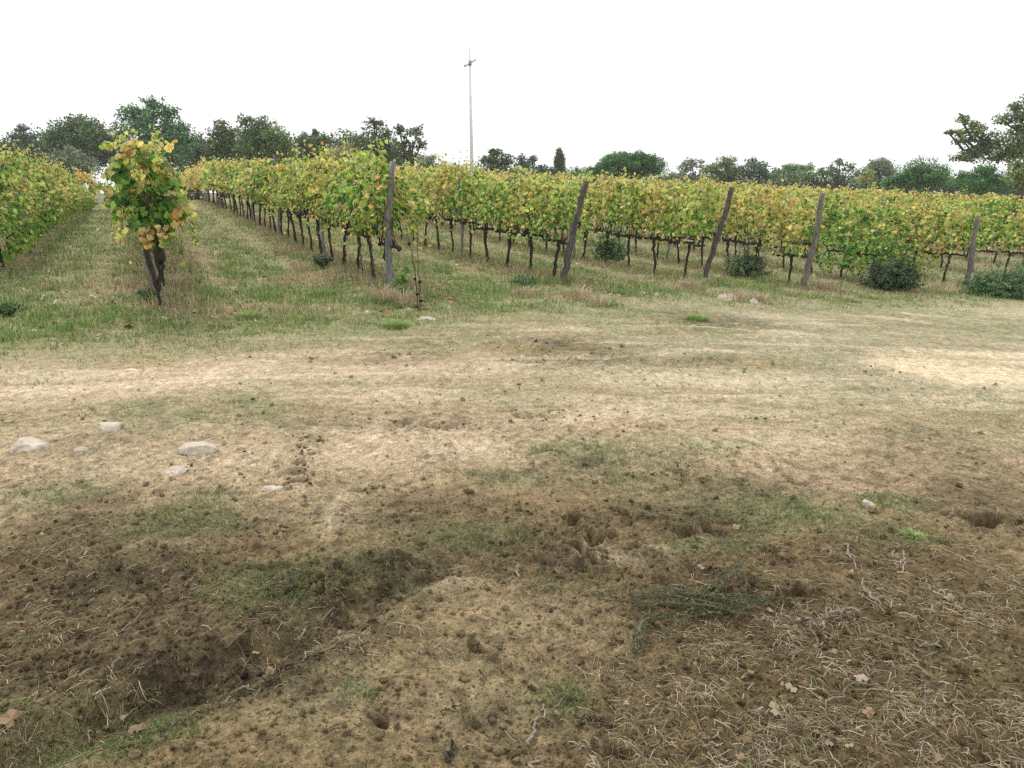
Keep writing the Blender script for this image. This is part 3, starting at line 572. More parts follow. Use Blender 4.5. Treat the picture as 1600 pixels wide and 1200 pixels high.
# the lone bushy vine at the head of its row, seen end on
x, y = G(252, 491); root = empty('grapevine', (x, y, gz(x, y)), 'lone bushy green grapevine with orange leaves on a forked dark trunk', 'grapevine', GRP, ANG)
def bushy():
    rng = np.random.default_rng(9); mb = MB(); n = 3000
    z = .82 + 1.30 * rng.beta(1.3, 1.25, n); t = (z - .82) / 1.30; x = rng.uniform(-.12, 1.0, n)
    w0 = np.interp(t, [0, .15, .35, .5, .65, .8, .9, 1], [.11, .18, .32, .39, .36, .25, .15, .05]) * (1 + .4 * noise(x * 2, z * 3, 4) + .35 * noise(x * 6, z * 7, 8))
    sg = rng.choice([-1, 1], n); y = sg * w0 * rng.uniform(.02, 1, n) ** .5 + .13 * (t - .4); x = x * np.where(x < 0, 1 - t * .0, 1)
    keep = noise(y * 4.5 + 3, z * 4.5, 31) + .3 * noise(x * 5, y * 5, 33) > -.33; x, y, z, t, sg = [q[keep] for q in (x, y, z, t, sg)]; n = len(x)
    nor = np.stack([-.7 + rng.normal(0, .5, n), sg * .5 + rng.normal(0, .4, n), .35 + .4 * t + rng.normal(0, .35, n)], -1); tip = np.stack([rng.normal(-.3, .5, n), sg * .4 + rng.normal(0, .4, n), -.9 + rng.normal(0, .4, n)], -1)
    yel = np.clip(.06 + .45 * t ** 2 + .25 * (np.abs(y) / .6) ** 2 * (y > 0) + .3 * noise(y * 3, z * 3, 12), 0, 1)
    c = leafcols(n, t, yel, rng); scatter(LEAF_HI, LEAF_HI_F, np.stack([x, y, z], -1), nor, tip, .054 * rng.uniform(.6, 1.3, n), c, mb, .4, rng)
    # a cluster of orange leaves low on the near side, hanging shoots
    for (cy, cz, m, sp) in ((-.12, .98, 9, .05), (.10, 1.0, 7, .05), (-.33, 1.2, 7, .07), (.02, .86, 5, .05), (.12, 2.0, 4, .06), (-.32, 1.25, 7, .05)):
        pos = np.array([-.14, cy, cz]) + rng.normal(0, sp, (m, 3)); scatter(LEAF_HI, LEAF_HI_F, pos, rng.normal(0, .4, (m, 3)) + [-1, 0, .3], rng.normal(0, .4, (m, 3)) + [0, 0, -1], .05 * rng.uniform(.7, 1.15, m), VO[rng.integers(0, 3, m)], mb, .15, rng)
    for i in range(14):
        s = rng.choice([-1, 1]); p0 = np.array([rng.uniform(-.1, .5), s * rng.uniform(.1, .4), rng.uniform(1.2, 2.0)]); d = np.array([rng.normal(-.1, .15), s * rng.uniform(.0, .22), rng.uniform(-.6, .35)]); tt = np.linspace(0, 1, 6)[:, None]
        path = p0 + d * tt + np.array([0, 0, -.12]) * tt ** 2 + rng.normal(0, .01, (6, 3)); V, P = tube(path, np.linspace(.005, .002, 6), 3); mb.add(V, P, (.16, .09, .05)); m = 7
        q = rng.uniform(.2, 1, m)[:, None]; pos = p0 + d * q + np.array([0, 0, -.12]) * q ** 2 + rng.normal(0, .035, (m, 3)); scatter(LEAF_HI, LEAF_HI_F, pos, rng.normal(0, .6, (m, 3)) + [-.6, 0, .5], rng.normal(0, .6, (m, 3)) + [0, 0, -.6], .06 * rng.uniform(.6, 1.1, m), leafcols(m, np.ones(m), np.full(m, .5), rng), mb, .2, rng)
    return mb.build('foliage', M['vineleaf'], root, smooth=False)
bushy()
def gn(path, r, n=14, jit=.25, k=8, seed=1):
    rng = np.random.default_rng(seed); path = np.asarray(path, float); t = np.linspace(0, len(path) - 1, n); P = np.stack([np.interp(t, range(len(path)), path[:, i]) for i in range(3)], -1) + rng.normal(0, .007, (n, 3)); return tube(P, np.interp(t, range(len(path)), r), k, jit, rng)
mb = MB()
V, P = gn([(0, 0, -.05), (.0, .0, .15), (.0, .02, .33), (.0, .06, .6), (.05, .11, .9), (.15, .1, 1.25)], [.03, .022, .026, .028, .026, .02], 20, seed=3); mb.add(V, P)
V, P = gn([(0, .0, .24), (.0, -.03, .4), (.02, -.075, .56), (.03, -.095, .7), (.1, -.06, .95)], [.022, .026, .036, .045, .02], 16, seed=4); mb.add(V, P)
mb.build('trunk', M['vinebark'], root)
c = CO[2].copy(); C.objects.link(c); c.parent = root; c.location = (.6, 0, .08)

# ------------------------------------------------------------------ posts
def post(label, p0, p1, r, m, k=9, seed=1, group=None, name='vineyard_post', notch=True):
    p0 = np.array(p0, float); p1 = np.array(p1, float); root = empty(name, p0, label, 'post', group); d = p1 - p0
    rng = np.random.default_rng(seed); n = 16; t = np.linspace(-.04, 1, n)[:, None]; path = d * t + rng.normal(0, .009, (n, 3)) + .025 * np.sin(t * 5 + seed) * np.array([1, 0, 0])
    rad = r * np.linspace(1.1, .8, n) * (1 + rng.normal(0, .07, n)); V, P = tube(path, rad, k, .16, rng); mb = MB(); mb.add(V, P); mb.build('shaft', M[m], root)
    if notch:
        w_ = MB(); 
        for z in (.40, .66, .88):
            a = np.linspace(0, 2 * math.pi, 11); c = d * z; q = c + np.stack([np.cos(a) * r * 1.06, np.sin(a) * r * 1.06, .012 * np.sin(a)], -1); V, P = tube(q, .003, 4); w_.add(V, P)
        w_.build('wire_loop', M['metal'], root)
    return root
def endp(u, v, ut, vt, label, r, m, seed, dy=0., Yb=None):
    x, y = G(u, v); z = gz(x, y)
    top = at(ut, vt, y + dy); post(label, (x, y, z), top, r, m, seed=seed)
    return x, y
EP = {}
EP[0] = endp(238, 463, 228, 340, 'dark weathered post behind the lone bushy vine', .06, 'postbrown', 1, 0)
EP[1] = endp(607, 458, 612, 254, 'tall upright grey end post in front of its vine row', .055, 'postgrey', 2, 0)
EP[2] = endp(880, 448, 914, 284, 'dark leaning end post with ragged top and orange leaves beside it', .06, 'postdark', 3, -.05)
EP[3] = endp(1101, 441, 1143, 292, 'leaning brown end post, its top lost in pale vine leaves', .06, 'postdark', 4, -.12)
EP[4] = endp(1256, 455, 1287, 300, 'leaning thick rough end post standing in dry grass', .07, 'postbrown', 5, -.05)
EP[5] = endp(1402, 432, 1429, 340, 'half-hidden end post rising over the round dark shrub', .06, 'postdark', 6, .0)
EP[6] = endp(1508, 450, 1530, 338, 'rightmost end post, greyish, half hidden by yellow-green leaves', .07, 'postbrown', 7, .0)
# thin steel stakes and mid-row posts
for k in range(0, 8):
    base = P0 + STEP * k
    for j in range(1, 9):
        s = 5.5 * j - .4; p = base + ROWD * s; z = gz(*p); u, v, d = pix(p[0], p[1], z + 1)
        if u < -60 or u > 1650: continue
        if k in ROWNAME and j < 6: lab = 'grey stake, %s one up %s' % (ORD[j - 1], ROWNAME[k]); g = 'stakes inside the vine rows'
        else: lab = 'grey stake deep inside the far vine rows'; g = 'stakes deep inside the far rows'
        post(lab, (p[0], p[1], z), (p[0] + rv.normal(0, .04), p[1], z + (2.1 if j != 2 else 2.2)), .032, 'postgrey', 6, seed=k * 9 + j, group=g, name='vine_stake', notch=False)
for (u, v, ut, vt, lab) in ((567, 440, 562, 362, 'thin dark cane stake under the first vines beside the grey post'), (586, 452, 580, 360, 'thin straight support cane close beside the tall grey post')):
    x, y = G(u, v); post(lab, (x, y, gz(x, y)), at(ut, vt, y), .014, 'postdark', 6, seed=u, name='support_cane', notch=False)
for k in range(0, 8):                                # lowest trellis wire of each row
    base = P0 + STEP * k; s = np.linspace(0, 50, 60); p = base[None] + ROWD[None] * s[:, None]; V, P = tube(np.stack([p[:, 0], p[:, 1], land(p[:, 0], p[:, 1]) + .80], -1), .0025, 4)
    o = build('trellis_wire', V, P, M['metal']); tag(o, 'thin wire carrying the vines of %s' % (ROWNAME.get(k, 'the first row past the rightmost post')), 'wire', 'trellis wires')

# green sucker shoots at the foot of the grey post's vine and similar
def weed(label, u, v, h, wid, n, cols, name='weed', cat='weed', size=.03, group=None, tmpl=LEAF_LO, tf=LEAF_LO_F, dense=0, seed=3, bury=0):
    rng = np.random.default_rng(seed); x, y = G(u, v); root = empty(name, (x, y, gz(x, y)), label, cat, group); st = MB(); lf = MB()
    for i in range(n):
        a = rng.uniform(0, 6.28); rr = wid * math.sqrt(rng.uniform(0, 1)) * .9; hh = h * rng.uniform(.6, 1) * (1 - .35 * (rr / wid) ** 2)
        e = np.array([math.cos(a) * rr, math.sin(a) * rr, hh]); tt = np.linspace(0, 1, 6)[:, None]; path = e * tt * np.array([1, 1, 1]) + np.array([0, 0, .15 * h]) * np.sin(tt * math.pi) + rng.normal(0, .006, (6, 3)); path[0] = (0, 0, -.02)
        V, P = tube(path, np.linspace(.006, .002, 6), 3); st.add(V, P)
        m = dense or 14; q = rng.uniform(.15, 1, m)[:, None]; pos = e * q + np.array([0, 0, .15 * h]) * np.sin(q * math.pi) + rng.normal(0, size * 1.1, (m, 3)); pos[:, 2] = np.maximum(pos[:, 2], .01)
        scatter(tmpl, tf, pos, rng.normal(0, .6, (m, 3)) + nrm(e) * .5 + [0, -.2, .5], rng.normal(0, .7, (m, 3)), size * rng.uniform(.6, 1.2, m), cols[rng.integers(0, len(cols), m)], lf, .25, rng)
    if dense > 25:
        m = n * dense; e = nrm(rng.normal(0, 1, (m, 3))); e[:, 2] = np.abs(e[:, 2]); q = rng.uniform(.55, 1.0, m); wob = .9 + .6 * noise(e[:, 0] * 2.5 + seed, e[:, 1] * 2.5 + e[:, 2] * 2, seed) + .4 * noise(e[:, 0] * 6, e[:, 1] * 6 + e[:, 2] * 5, seed)
        pos = e * (q * wob)[:, None] * [wid, wid * .8, h]; pos[:, 2] += .03; scatter(tmpl, tf, pos, e + rng.normal(0, .6, (m, 3)), rng.normal(0, .7, (m, 3)), size * rng.uniform(.6, 1.2, m), cols[rng.integers(0, len(cols), m)], lf, .3, rng)
        for i in range(26):                         # ragged sprays standing out of the mass
            e1 = nrm(rng.normal(0, 1, 3)); e1[2] = abs(e1[2]); p_ = e1 * [wid, wid * .8, h] * .8; dd = e1 * rng.uniform(.12, .34) + [0, 0, rng.uniform(.02, .22)]; q = rng.uniform(0, 1, (60, 1)); pos = p_ + dd * q + rng.normal(0, .022, (60, 3)); pos[:, 2] = np.maximum(pos[:, 2], .01)
            scatter(tmpl, tf, pos, rng.normal(0, .6, (60, 3)) + e1, rng.normal(0, .7, (60, 3)), size * rng.uniform(.6, 1.2, 60), cols[rng.integers(0, len(cols), 60)] * 1.25, lf, .3, rng)
    lf.build('foliage', M['treeleaf'], root, smooth=False); st.build('stem', M['stalk'], root); return root
DKG = np.array([(.035, .07, .03), (.055, .10, .042), (.025, .05, .025), (.09, .13, .055)])
LTG = np.array([(.12, .24, .05), (.16, .3, .07), (.09, .18, .04)])
weed('bright green sucker shoot at the foot of the tall grey post', 625, 468, .42, .22, 6, LTG, 'vine_sucker', 'shoot', .05, seed=1)
weed('round dense dark green shrub growing under the half-hidden post', 1392, 456, .66, .66, 150, DKG * 1.3, 'shrub', 'shrub', .024, dense=60, seed=2)
weed('wide dark green shrub at the right below the rightmost post', 1570, 464, .62, .95, 130, DKG * 2.1, 'shrub', 'shrub', .024, dense=70, seed=3)
weed('low grey-green bush behind the second leaning post', 1165, 438, .55, .5, 80, DKG * 2.2, 'bush', 'bush', .022, dense=50, seed=4)
weed('grey-green bush between the dark leaning post and its neighbour', 952, 414, .62, .42, 80, DKG * 2.8, 'bush', 'bush', .022, dense=40, seed=5)
weed('small dark green bush at the foot of the lone bushy vine', 232, 478, .16, .14, 26, DKG * 1.3, 'bush', 'bush', .018, dense=18, seed=7)
weed('low dark green weed in the dry grass left of the dark leaning post', 820, 448, .16, .3, 40, DKG * 2.2, 'weed', 'weed', .02, dense=22, seed=8)
weed('low green weed at the far left edge of the grass', 10, 492, .16, .3, 30, LTG * .6, 'weed', 'weed', .02, dense=20, seed=9)
weed('dark round weed beside the dry tussock near the grey post', 505, 425, .28, .28, 34, DKG * 1.5, 'weed', 'weed', .02, dense=20, seed=10)
def tussock(label, u, v, h, wid, n, cols, seed=1, lean=.6, group=None, name='grass_tussock', wb=.005):
    rng = np.random.default_rng(seed); x, y = G(u, v); z0 = gz(x, y); a = rng.uniform(0, 6.283, n); rr = wid * .35 * np.sqrt(rng.uniform(0, 1, n)); hh = h * rng.uniform(.5, 1, n); d = np.stack([np.cos(a), np.sin(a), 0 * a], -1); s = np.stack([-np.sin(a), np.cos(a), 0 * a], -1)
    b = d * rr[:, None]; b[:, 2] = -.01; ln = rng.uniform(.1, lean, n)[:, None]; up = np.array([0, 0, 1.])
    mid = b + up * (hh * .65)[:, None] + d * ln * hh[:, None] * .4; tip = b + up * (hh * .85)[:, None] + d * ln * hh[:, None] * 1.4; hw = wb / 2
    V = np.stack([b - s * hw, b + s * hw, mid + s * hw, mid - s * hw, tip], 1).reshape(-1, 3); o5 = (np.arange(n) * 5)[:, None]
    o = build(name, V, [np.array([[0, 1, 2, 3]]) + o5, np.array([[3, 2, 4]]) + o5], M['dry'], None, np.repeat(cols[rng.integers(0, len(cols), n)] * rng.uniform(.75, 1.2, (n, 1)), 5, 0)); o.location = (x, y, z0); tag(o, label, 'grass tussock', group)
TU = 'dry grass tussocks below the vines'
for i, (u, v, h, wd, lab) in enumerate([(278, 458, .34, .5, 'pale dry grass tussock beside the lone bushy vine'), (905, 468, .26, .5, 'dry tussock at the foot of the dark leaning post'), (935, 478, .22, .45, 'brown tussock just in front of the dark leaning post'),
  (1150, 470, .28, .55, 'straw tussock lying round the pale boulder'), (1185, 472, .22, .5, 'low straw tussock on the far side of the pale boulder'), (1290, 458, .34, .7, 'straw tussock at the foot of the third leaning post'), (1235, 462, .2, .5, 'brown tussock in front of the third leaning post'),
  (1470, 458, .5, .8, 'tall straw tussock between the two dark shrubs'), (1320, 470, .2, .5, 'grey brown heap of dead grass near the verge'), (600, 478, .34, .5, 'dry tussock round the foot of the tall grey post'), (630, 482, .28, .4, 'pale tussock close to the dead seed stalks'),
  (440, 400, .3, .6, 'dry tussock along the base of the grey post row'), (470, 425, .3, .6, 'second dry tussock along the base of the grey post row'), (1080, 452, .26, .5, 'dry tussock at the foot of the second leaning post'), (820, 462, .2, .5, 'dark brown tussock beside the low dark weed')]):
    tussock(lab, u, v, h, wd, 190, np.array([(.50, .40, .27), (.60, .51, .36), (.38, .29, .19)]), 20 + i, .9, TU)
for i, (u, v, h, lab) in enumerate([(505, 462, .14, 'bright green grass tuft in the verge left of the grey post'), (392, 500, .12, 'green grass tuft in the verge right of the lone vine'), (620, 512, .11, 'broad green tuft below the tall grey post'), (1090, 500, .11, 'green tuft on the verge below the second leaning post'), (1425, 838, .03, 'small bright green grass cushion on bare brown soil')]):
    tussock(lab, u, v, h, h * 4, 500, GREENS * 1.3, 60 + i, 1., 'green grass tufts', wb=.004)

# ------------------------------------------------------------------ dead stalks with black seed heads
x, y = G(655, 487); root = empty('dead_stalks', (x, y, gz(x, y)), 'two thin dead stalks with black seed whorls beside the grey post', 'dead weed')
H = lambda u, v: at(u, v, y) - np.array([x, y, gz(x, y)])
for path, heads in (([(654, 488), (650, 440), (645, 400), (640, 376), (634, 350)], [(639, 381), (648, 436), (652, 460)]), ([(657, 488), (655, 440), (653, 400), (652, 362)], [(656, 440), (658, 470)])):
    P_ = [H(*q) for q in path]; V, P = gn(P_, np.linspace(.009, .005, len(P_)), 14, .1, 5, seed=7); mb = MB(); mb.add(V, P); mb.build('stalk', M['stalk'], root)
    for q in heads:
        c = H(*q); mb = MB(); n = 40; rng = np.random.default_rng(q[0]); d = nrm(rng.normal(0, 1, (n, 3)) * [1, 1, .55])
        for e in d: V, P = tube(np.array([c, c + e * .018, c + e * rng.uniform(.022, .032)]), [.005, .006, .001], 4); mb.add(V, P)
        mb.build('seed_head', M['seed'], root)

# ------------------------------------------------------------------ stones
def stone(label, u, v, wpx, hpx, seed, name='stone', depth=1.0, group=None):
    rng = np.random.default_rng(seed); x, y = G(u, v + hpx * .4); sc = math.hypot(x, y + 0.0) * 1.06 / F; rx = wpx * sc / 2; rz = hpx * sc / 2 * 1.25; ry = rx * .75 * depth
    b = bmesh.new(); bmesh.ops.create_icosphere(b, subdivisions=4, radius=1); V = np.array([q.co[:] for q in b.verts]); Fc = np.array([[q.index for q in f.verts] for f in b.faces]); b.free()
    planes = nrm(rng.normal(0, 1, (9, 3)) + [0, 0, .3]); 
    for pn in planes:
        dd = V @ pn; lim = rng.uniform(.55, .9); V = V - np.maximum(dd - lim, 0)[:, None] * pn * .9
    V = V * (1 + .12 * noise(V[:, 0] * 3 + seed, V[:, 1] * 3 + V[:, 2] * 2, seed) + .02 * noise(V[:, 0] * 9, V[:, 1] * 9 + V[:, 2] * 7, seed))[:, None] * [rx, ry, rz]
    a = rng.uniform(-.3, .3); V = np.stack([V[:, 0] * math.cos(a) - V[:, 1] * math.sin(a), V[:, 0] * math.sin(a) + V[:, 1] * math.cos(a), V[:, 2]], -1)
    o = build(name, V, [Fc], M['stone']); o.location = (x, y + ry * .3, gz(x, y) - rz * .12); tag(o, label, 'stone', group)
for a in [('flat pale stone nearest the photo\'s left edge', 45, 693, 58, 24, 1), ('small squarish pebble between the two large flat stones', 125, 701, 20, 12, 2), ('pale flat stone with a soil-covered tail, farthest of the flat ones', 168, 668, 48, 18, 3),
          ('large smooth pale stone, rightmost of the flat ones', 305, 697, 58, 26, 4), ('low buried stone just below the large smooth pale one', 270, 734, 40, 16, 5), ('flat buried stone beside the row of small soil steps', 425, 763, 34, 8, 6),
          ('small white stone beside the dead seed stalks', 638, 485, 12, 10, 7), ('flat grey stone lying below the dead seed stalks', 665, 494, 36, 12, 8), ('pale boulder in straw grass near the second leaning post', 1137, 461, 30, 22, 9), ('small pale rock beside the boulder in straw grass', 1178, 470, 16, 14, 10),
          ('pale yellowish stone in the green grass tuft on dark soil', 1358, 786, 24, 20, 11), ('tiny round pebble near the large smooth pale stone', 254, 705, 8, 6, 12), ('tiny pale pebble below the soil steps', 485, 797, 8, 5, 13), ('tiny white pebble on the verge near the track', 697, 540, 6, 4, 14), ('tiny white pebble at the track edge', 495, 550, 5, 4, 15)]:
    stone(*a)

# ------------------------------------------------------------------ twigs, leaves and the cut branch
def twig(label, pts, r, m='twig', seed=1, name='twig', lift=.01, forks=0):
    rng = np.random.default_rng(seed); g = [G(*p) for p in pts]; o0 = np.array([*g[0], gz(*g[0])])
    P_ = [np.array([a, b, gz(a, b) + r + lift * math.sin(math.pi * i / max(len(g) - 1, 1))]) - o0 for i, (a, b) in enumerate(g)]; mb = MB(); V, P = gn(P_, np.linspace(r, r * .55, len(P_)), 5 * len(P_), .15, 6, seed); mb.add(V, P)
    for i in range(forks):
        a = P_[rng.integers(0, len(P_))]; e = rng.normal(0, .05, 3); e[2] = abs(e[2]) * .5; V, P = gn([a, a + e * .5, a + e + rng.normal(0, .01, 3)], [r * .6, r * .5, r * .2], 6, .15, 5, seed + i); mb.add(V, P)
    o = mb.build(name, M[m]); o.location = o0; tag(o, label, 'twig')
for a in [('bleached curved twig lying near the bottom centre', [(826, 1172), (838, 1140), (850, 1098)], .006, 'twig', 1), ('short stub of wood near the lower edge', [(702, 1195), (712, 1172)], .008, 'twigdark', 2), ('short broken twig at the bottom edge', [(826, 1200), (850, 1178)], .005, 'twig', 3),
          ('grey twig crossing the rut bottom', [(335, 1075), (360, 1058), (382, 1040)], .005, 'twigdark', 4), ('long dark twig lying along the rut', [(430, 1045), (500, 1040), (545, 1030), (575, 1024)], .005, 'twigdark', 5), ('short pale stick lying above the rut twigs', [(465, 1010), (482, 996)], .006, 'twig', 6),
          ('curled pale root at the end of the rut', [(352, 1118), (366, 1096), (382, 1090), (398, 1098)], .004, 'twig', 7), ('pale forked twig in the straw pile', [(1282, 978), (1300, 968), (1322, 960)], .008, 'twig', 8, 'twig', .03, 4), ('leaning pale stick above the straw pile', [(1245, 968), (1262, 990), (1280, 1008)], .006, 'twig', 9, 'twig', .05, 2),
          ('curved bleached root above the straw', [(1322, 852), (1328, 880), (1338, 895)], .006, 'twig', 10), ('long bleached root curving beside the green tuft', [(1350, 925), (1362, 938), (1380, 952)], .007, 'twig', 11), ('thin pale hooked root in the dry litter', [(1412, 868), (1411, 900)], .005, 'twig', 12), ('knotted pale root beside the hoof prints', [(808, 905), (805, 893), (812, 880), (806, 898), (814, 906)], .004, 'twig', 13),
          ('thin dark twig pointing up the light soil', [(695, 1125), (724, 1108)], .003, 'twigdark', 14), ('dark broken twig beside the bleached curved one', [(905, 1132), (925, 1130), (942, 1128)], .005, 'twigdark', 15, 'twig', .02, 3), ('long thin dark twig bordering the rut mouth', [(250, 1165), (300, 1142), (340, 1120), (395, 1098)], .003, 'twigdark', 16),
          ('pale twig in the rut beside the dead leaf', [(475, 1045), (490, 1038), (500, 1028)], .004, 'twig', 17), ('thin pale stalk arching over the straw', [(1290, 1110), (1330, 1085), (1390, 1080)], .003, 'twig', 18, 'twig', .05), ('bleached straight stalk in the lower straw', [(1110, 1158), (1135, 1130)], .004, 'twig', 19, 'twig', .03), ('pale curved stem beside the straw edge', [(1430, 1015), (1455, 1018), (1480, 1005)], .004, 'twig', 20, 'twig', .02)]:
    twig(*a)
for i, (u, v, s, c, lab) in enumerate([(1345, 1068, .034, (.6, .45, .36), 'pinkish curled dead leaf on the straw'), (1210, 1115, .038, (.5, .4, .26), 'large tan lobed dead leaf near the bottom'), (425, 1050, .03, (.42, .30, .18), 'brown dead leaf lying in the rut'), (25, 1152, .045, (.42, .3, .18), 'tan dead oak leaf in the bottom corner'), (215, 1160, .035, (.33, .24, .16), 'grey brown dead leaf beside the rut mouth'),
          (134, 868, .022, (.5, .36, .22), 'small tan leaf on the dark soil'), (1050, 785, .03, (.55, .3, .13), 'orange dead leaf beside the green grass'), (1355, 1118, .03, (.45, .32, .2), 'dead leaf half under the straw'), (258, 908, .02, (.48, .34, .2), 'second small tan leaf on the dark soil'), (1480, 943, .028, (.5, .38, .28), 'pale dead leaf among long straw'), (1150, 828, .028, (.5, .38, .24), 'tan leaf beside the dark mound'), (1095, 890, .025, (.5, .4, .3), 'star-shaped pale leaf above the cut branch'), (1235, 1085, .03, (.55, .42, .3), 'upturned pale leaf beside the tan lobed one')]):
    x, y = G(u, v); rng = np.random.default_rng(i); mb = MB(); scatter(LEAF_HI * (1, 1, 2.5), LEAF_HI_F, np.zeros((1, 3)), np.array([[rng.normal(0, .4), -.3, 1]]), rng.normal(0, 1, (1, 3)), np.array([s * .8]), np.array([c]) * .62, mb, 0); o = mb.build('dead_leaf', M['dry'], smooth=False); o.location = (x, y, gz(x, y) + .02); tag(o, lab, 'dead leaf')
# the cut grey-green branch
x0, y0 = G(1080, 955); root = empty('cut_branch', (x0, y0, gz(x0, y0)), 'heap of cut feathery grey-green sprigs lying on brown soil', 'cut branch'); rng = np.random.default_rng(44); st = MB(); lf = MB()
def wrel(u, v, h): x, y = G(u, v); return np.array([x - x0, y - y0, gz(x, y) + h - gz(x0, y0)])
for i in range(34):
    a = wrel(1165 + rng.normal(0, 30), 960 + rng.normal(0, 14), .02 + rng.uniform(0, .04)); e = wrel(rng.uniform(930, 1090), 945 + rng.normal(0, 14), .01 + rng.uniform(0, .02))
    if i % 5 == 0: a = wrel(1040 + rng.normal(0, 20), 965, .02); e = wrel(rng.uniform(985, 1020), rng.uniform(1000, 1035), .01)
    if i % 6 == 1: a = wrel(1160, 905 + rng.normal(0, 12), .06); e = wrel(1080 + rng.normal(0, 20), 965, .03)
    m_ = (a + e) / 2 + [0, 0, .03] + rng.normal(0, .06, 3) * [1, 1, .3]; tt = np.linspace(0, 1, 10)[:, None]; path = (1 - tt) ** 2 * a + 2 * tt * (1 - tt) * m_ + tt ** 2 * e; V, P = tube(path, np.linspace(.003, .001, 10), 4); st.add(V, P)
    m = 120; q = rng.uniform(.05, 1, m)[:, None]; pos = (1 - q) ** 2 * a + 2 * q * (1 - q) * m_ + q ** 2 * e; dr = nrm(e - a); tip = dr + rng.normal(0, .6, (m, 3)); scatter(np.array([(-.09, 0, 0), (.09, 0, 0), (0, 1, 0)]), [np.array([(0, 1, 2)])], pos, rng.normal(0, 1, (m, 3)), tip, rng.uniform(.012, .03, m), np.array([(.165, .165, .085), (.10, .10, .05), (.26, .26, .15)])[rng.integers(0, 3, m)], lf, .2, rng)
lf.build('needles', M['treeleaf'], root); st.build('stem', M['sprig'], root)

# ------------------------------------------------------------------ utility pole
YP = 41.0; b = at(738, 276, YP); zb = float(land(b[0], YP)); top = at(733.5, 77, YP); root = empty('utility_pole', (b[0], YP, zb), 'tall slender pale concrete utility pole with one crossarm', 'utility pole')
V, P = tube(np.array([(0, 0, -.3), tuple((top - b) * .5 + [0, 0, (b[2] - zb) * .5]), tuple(top - [b[0], YP, zb])]), [.12, .085, .045], 12); build('pole', V, P, M['concrete'], root)
O_ = np.array([b[0], YP, zb]); a1 = at(725.5, 104, YP - .5) - O_; a2 = at(743, 93.5, YP + .5) - O_; V, P = tube(np.array([a1, (a1 + a2) / 2, a2]), .035, 6); arm = build('crossarm', V, P, M['metal'], root)
for q in (.03, .97):
    c = a1 + (a2 - a1) * q; V, P = tube(np.array([c, c + [0, 0, .05], c + [0, 0, .08], c + [0, 0, .14]]), [.02, .035, .025, .03], 8); build('insulator', V, P, M['concrete'], arm)
V, P = tube(np.array([(a1 + a2) / 2 + [0, 0, -.12], (a1 + a2) / 2 + [0, 0, .12]]), .085, 10); build('bracket', V, P, M['metal'], root)

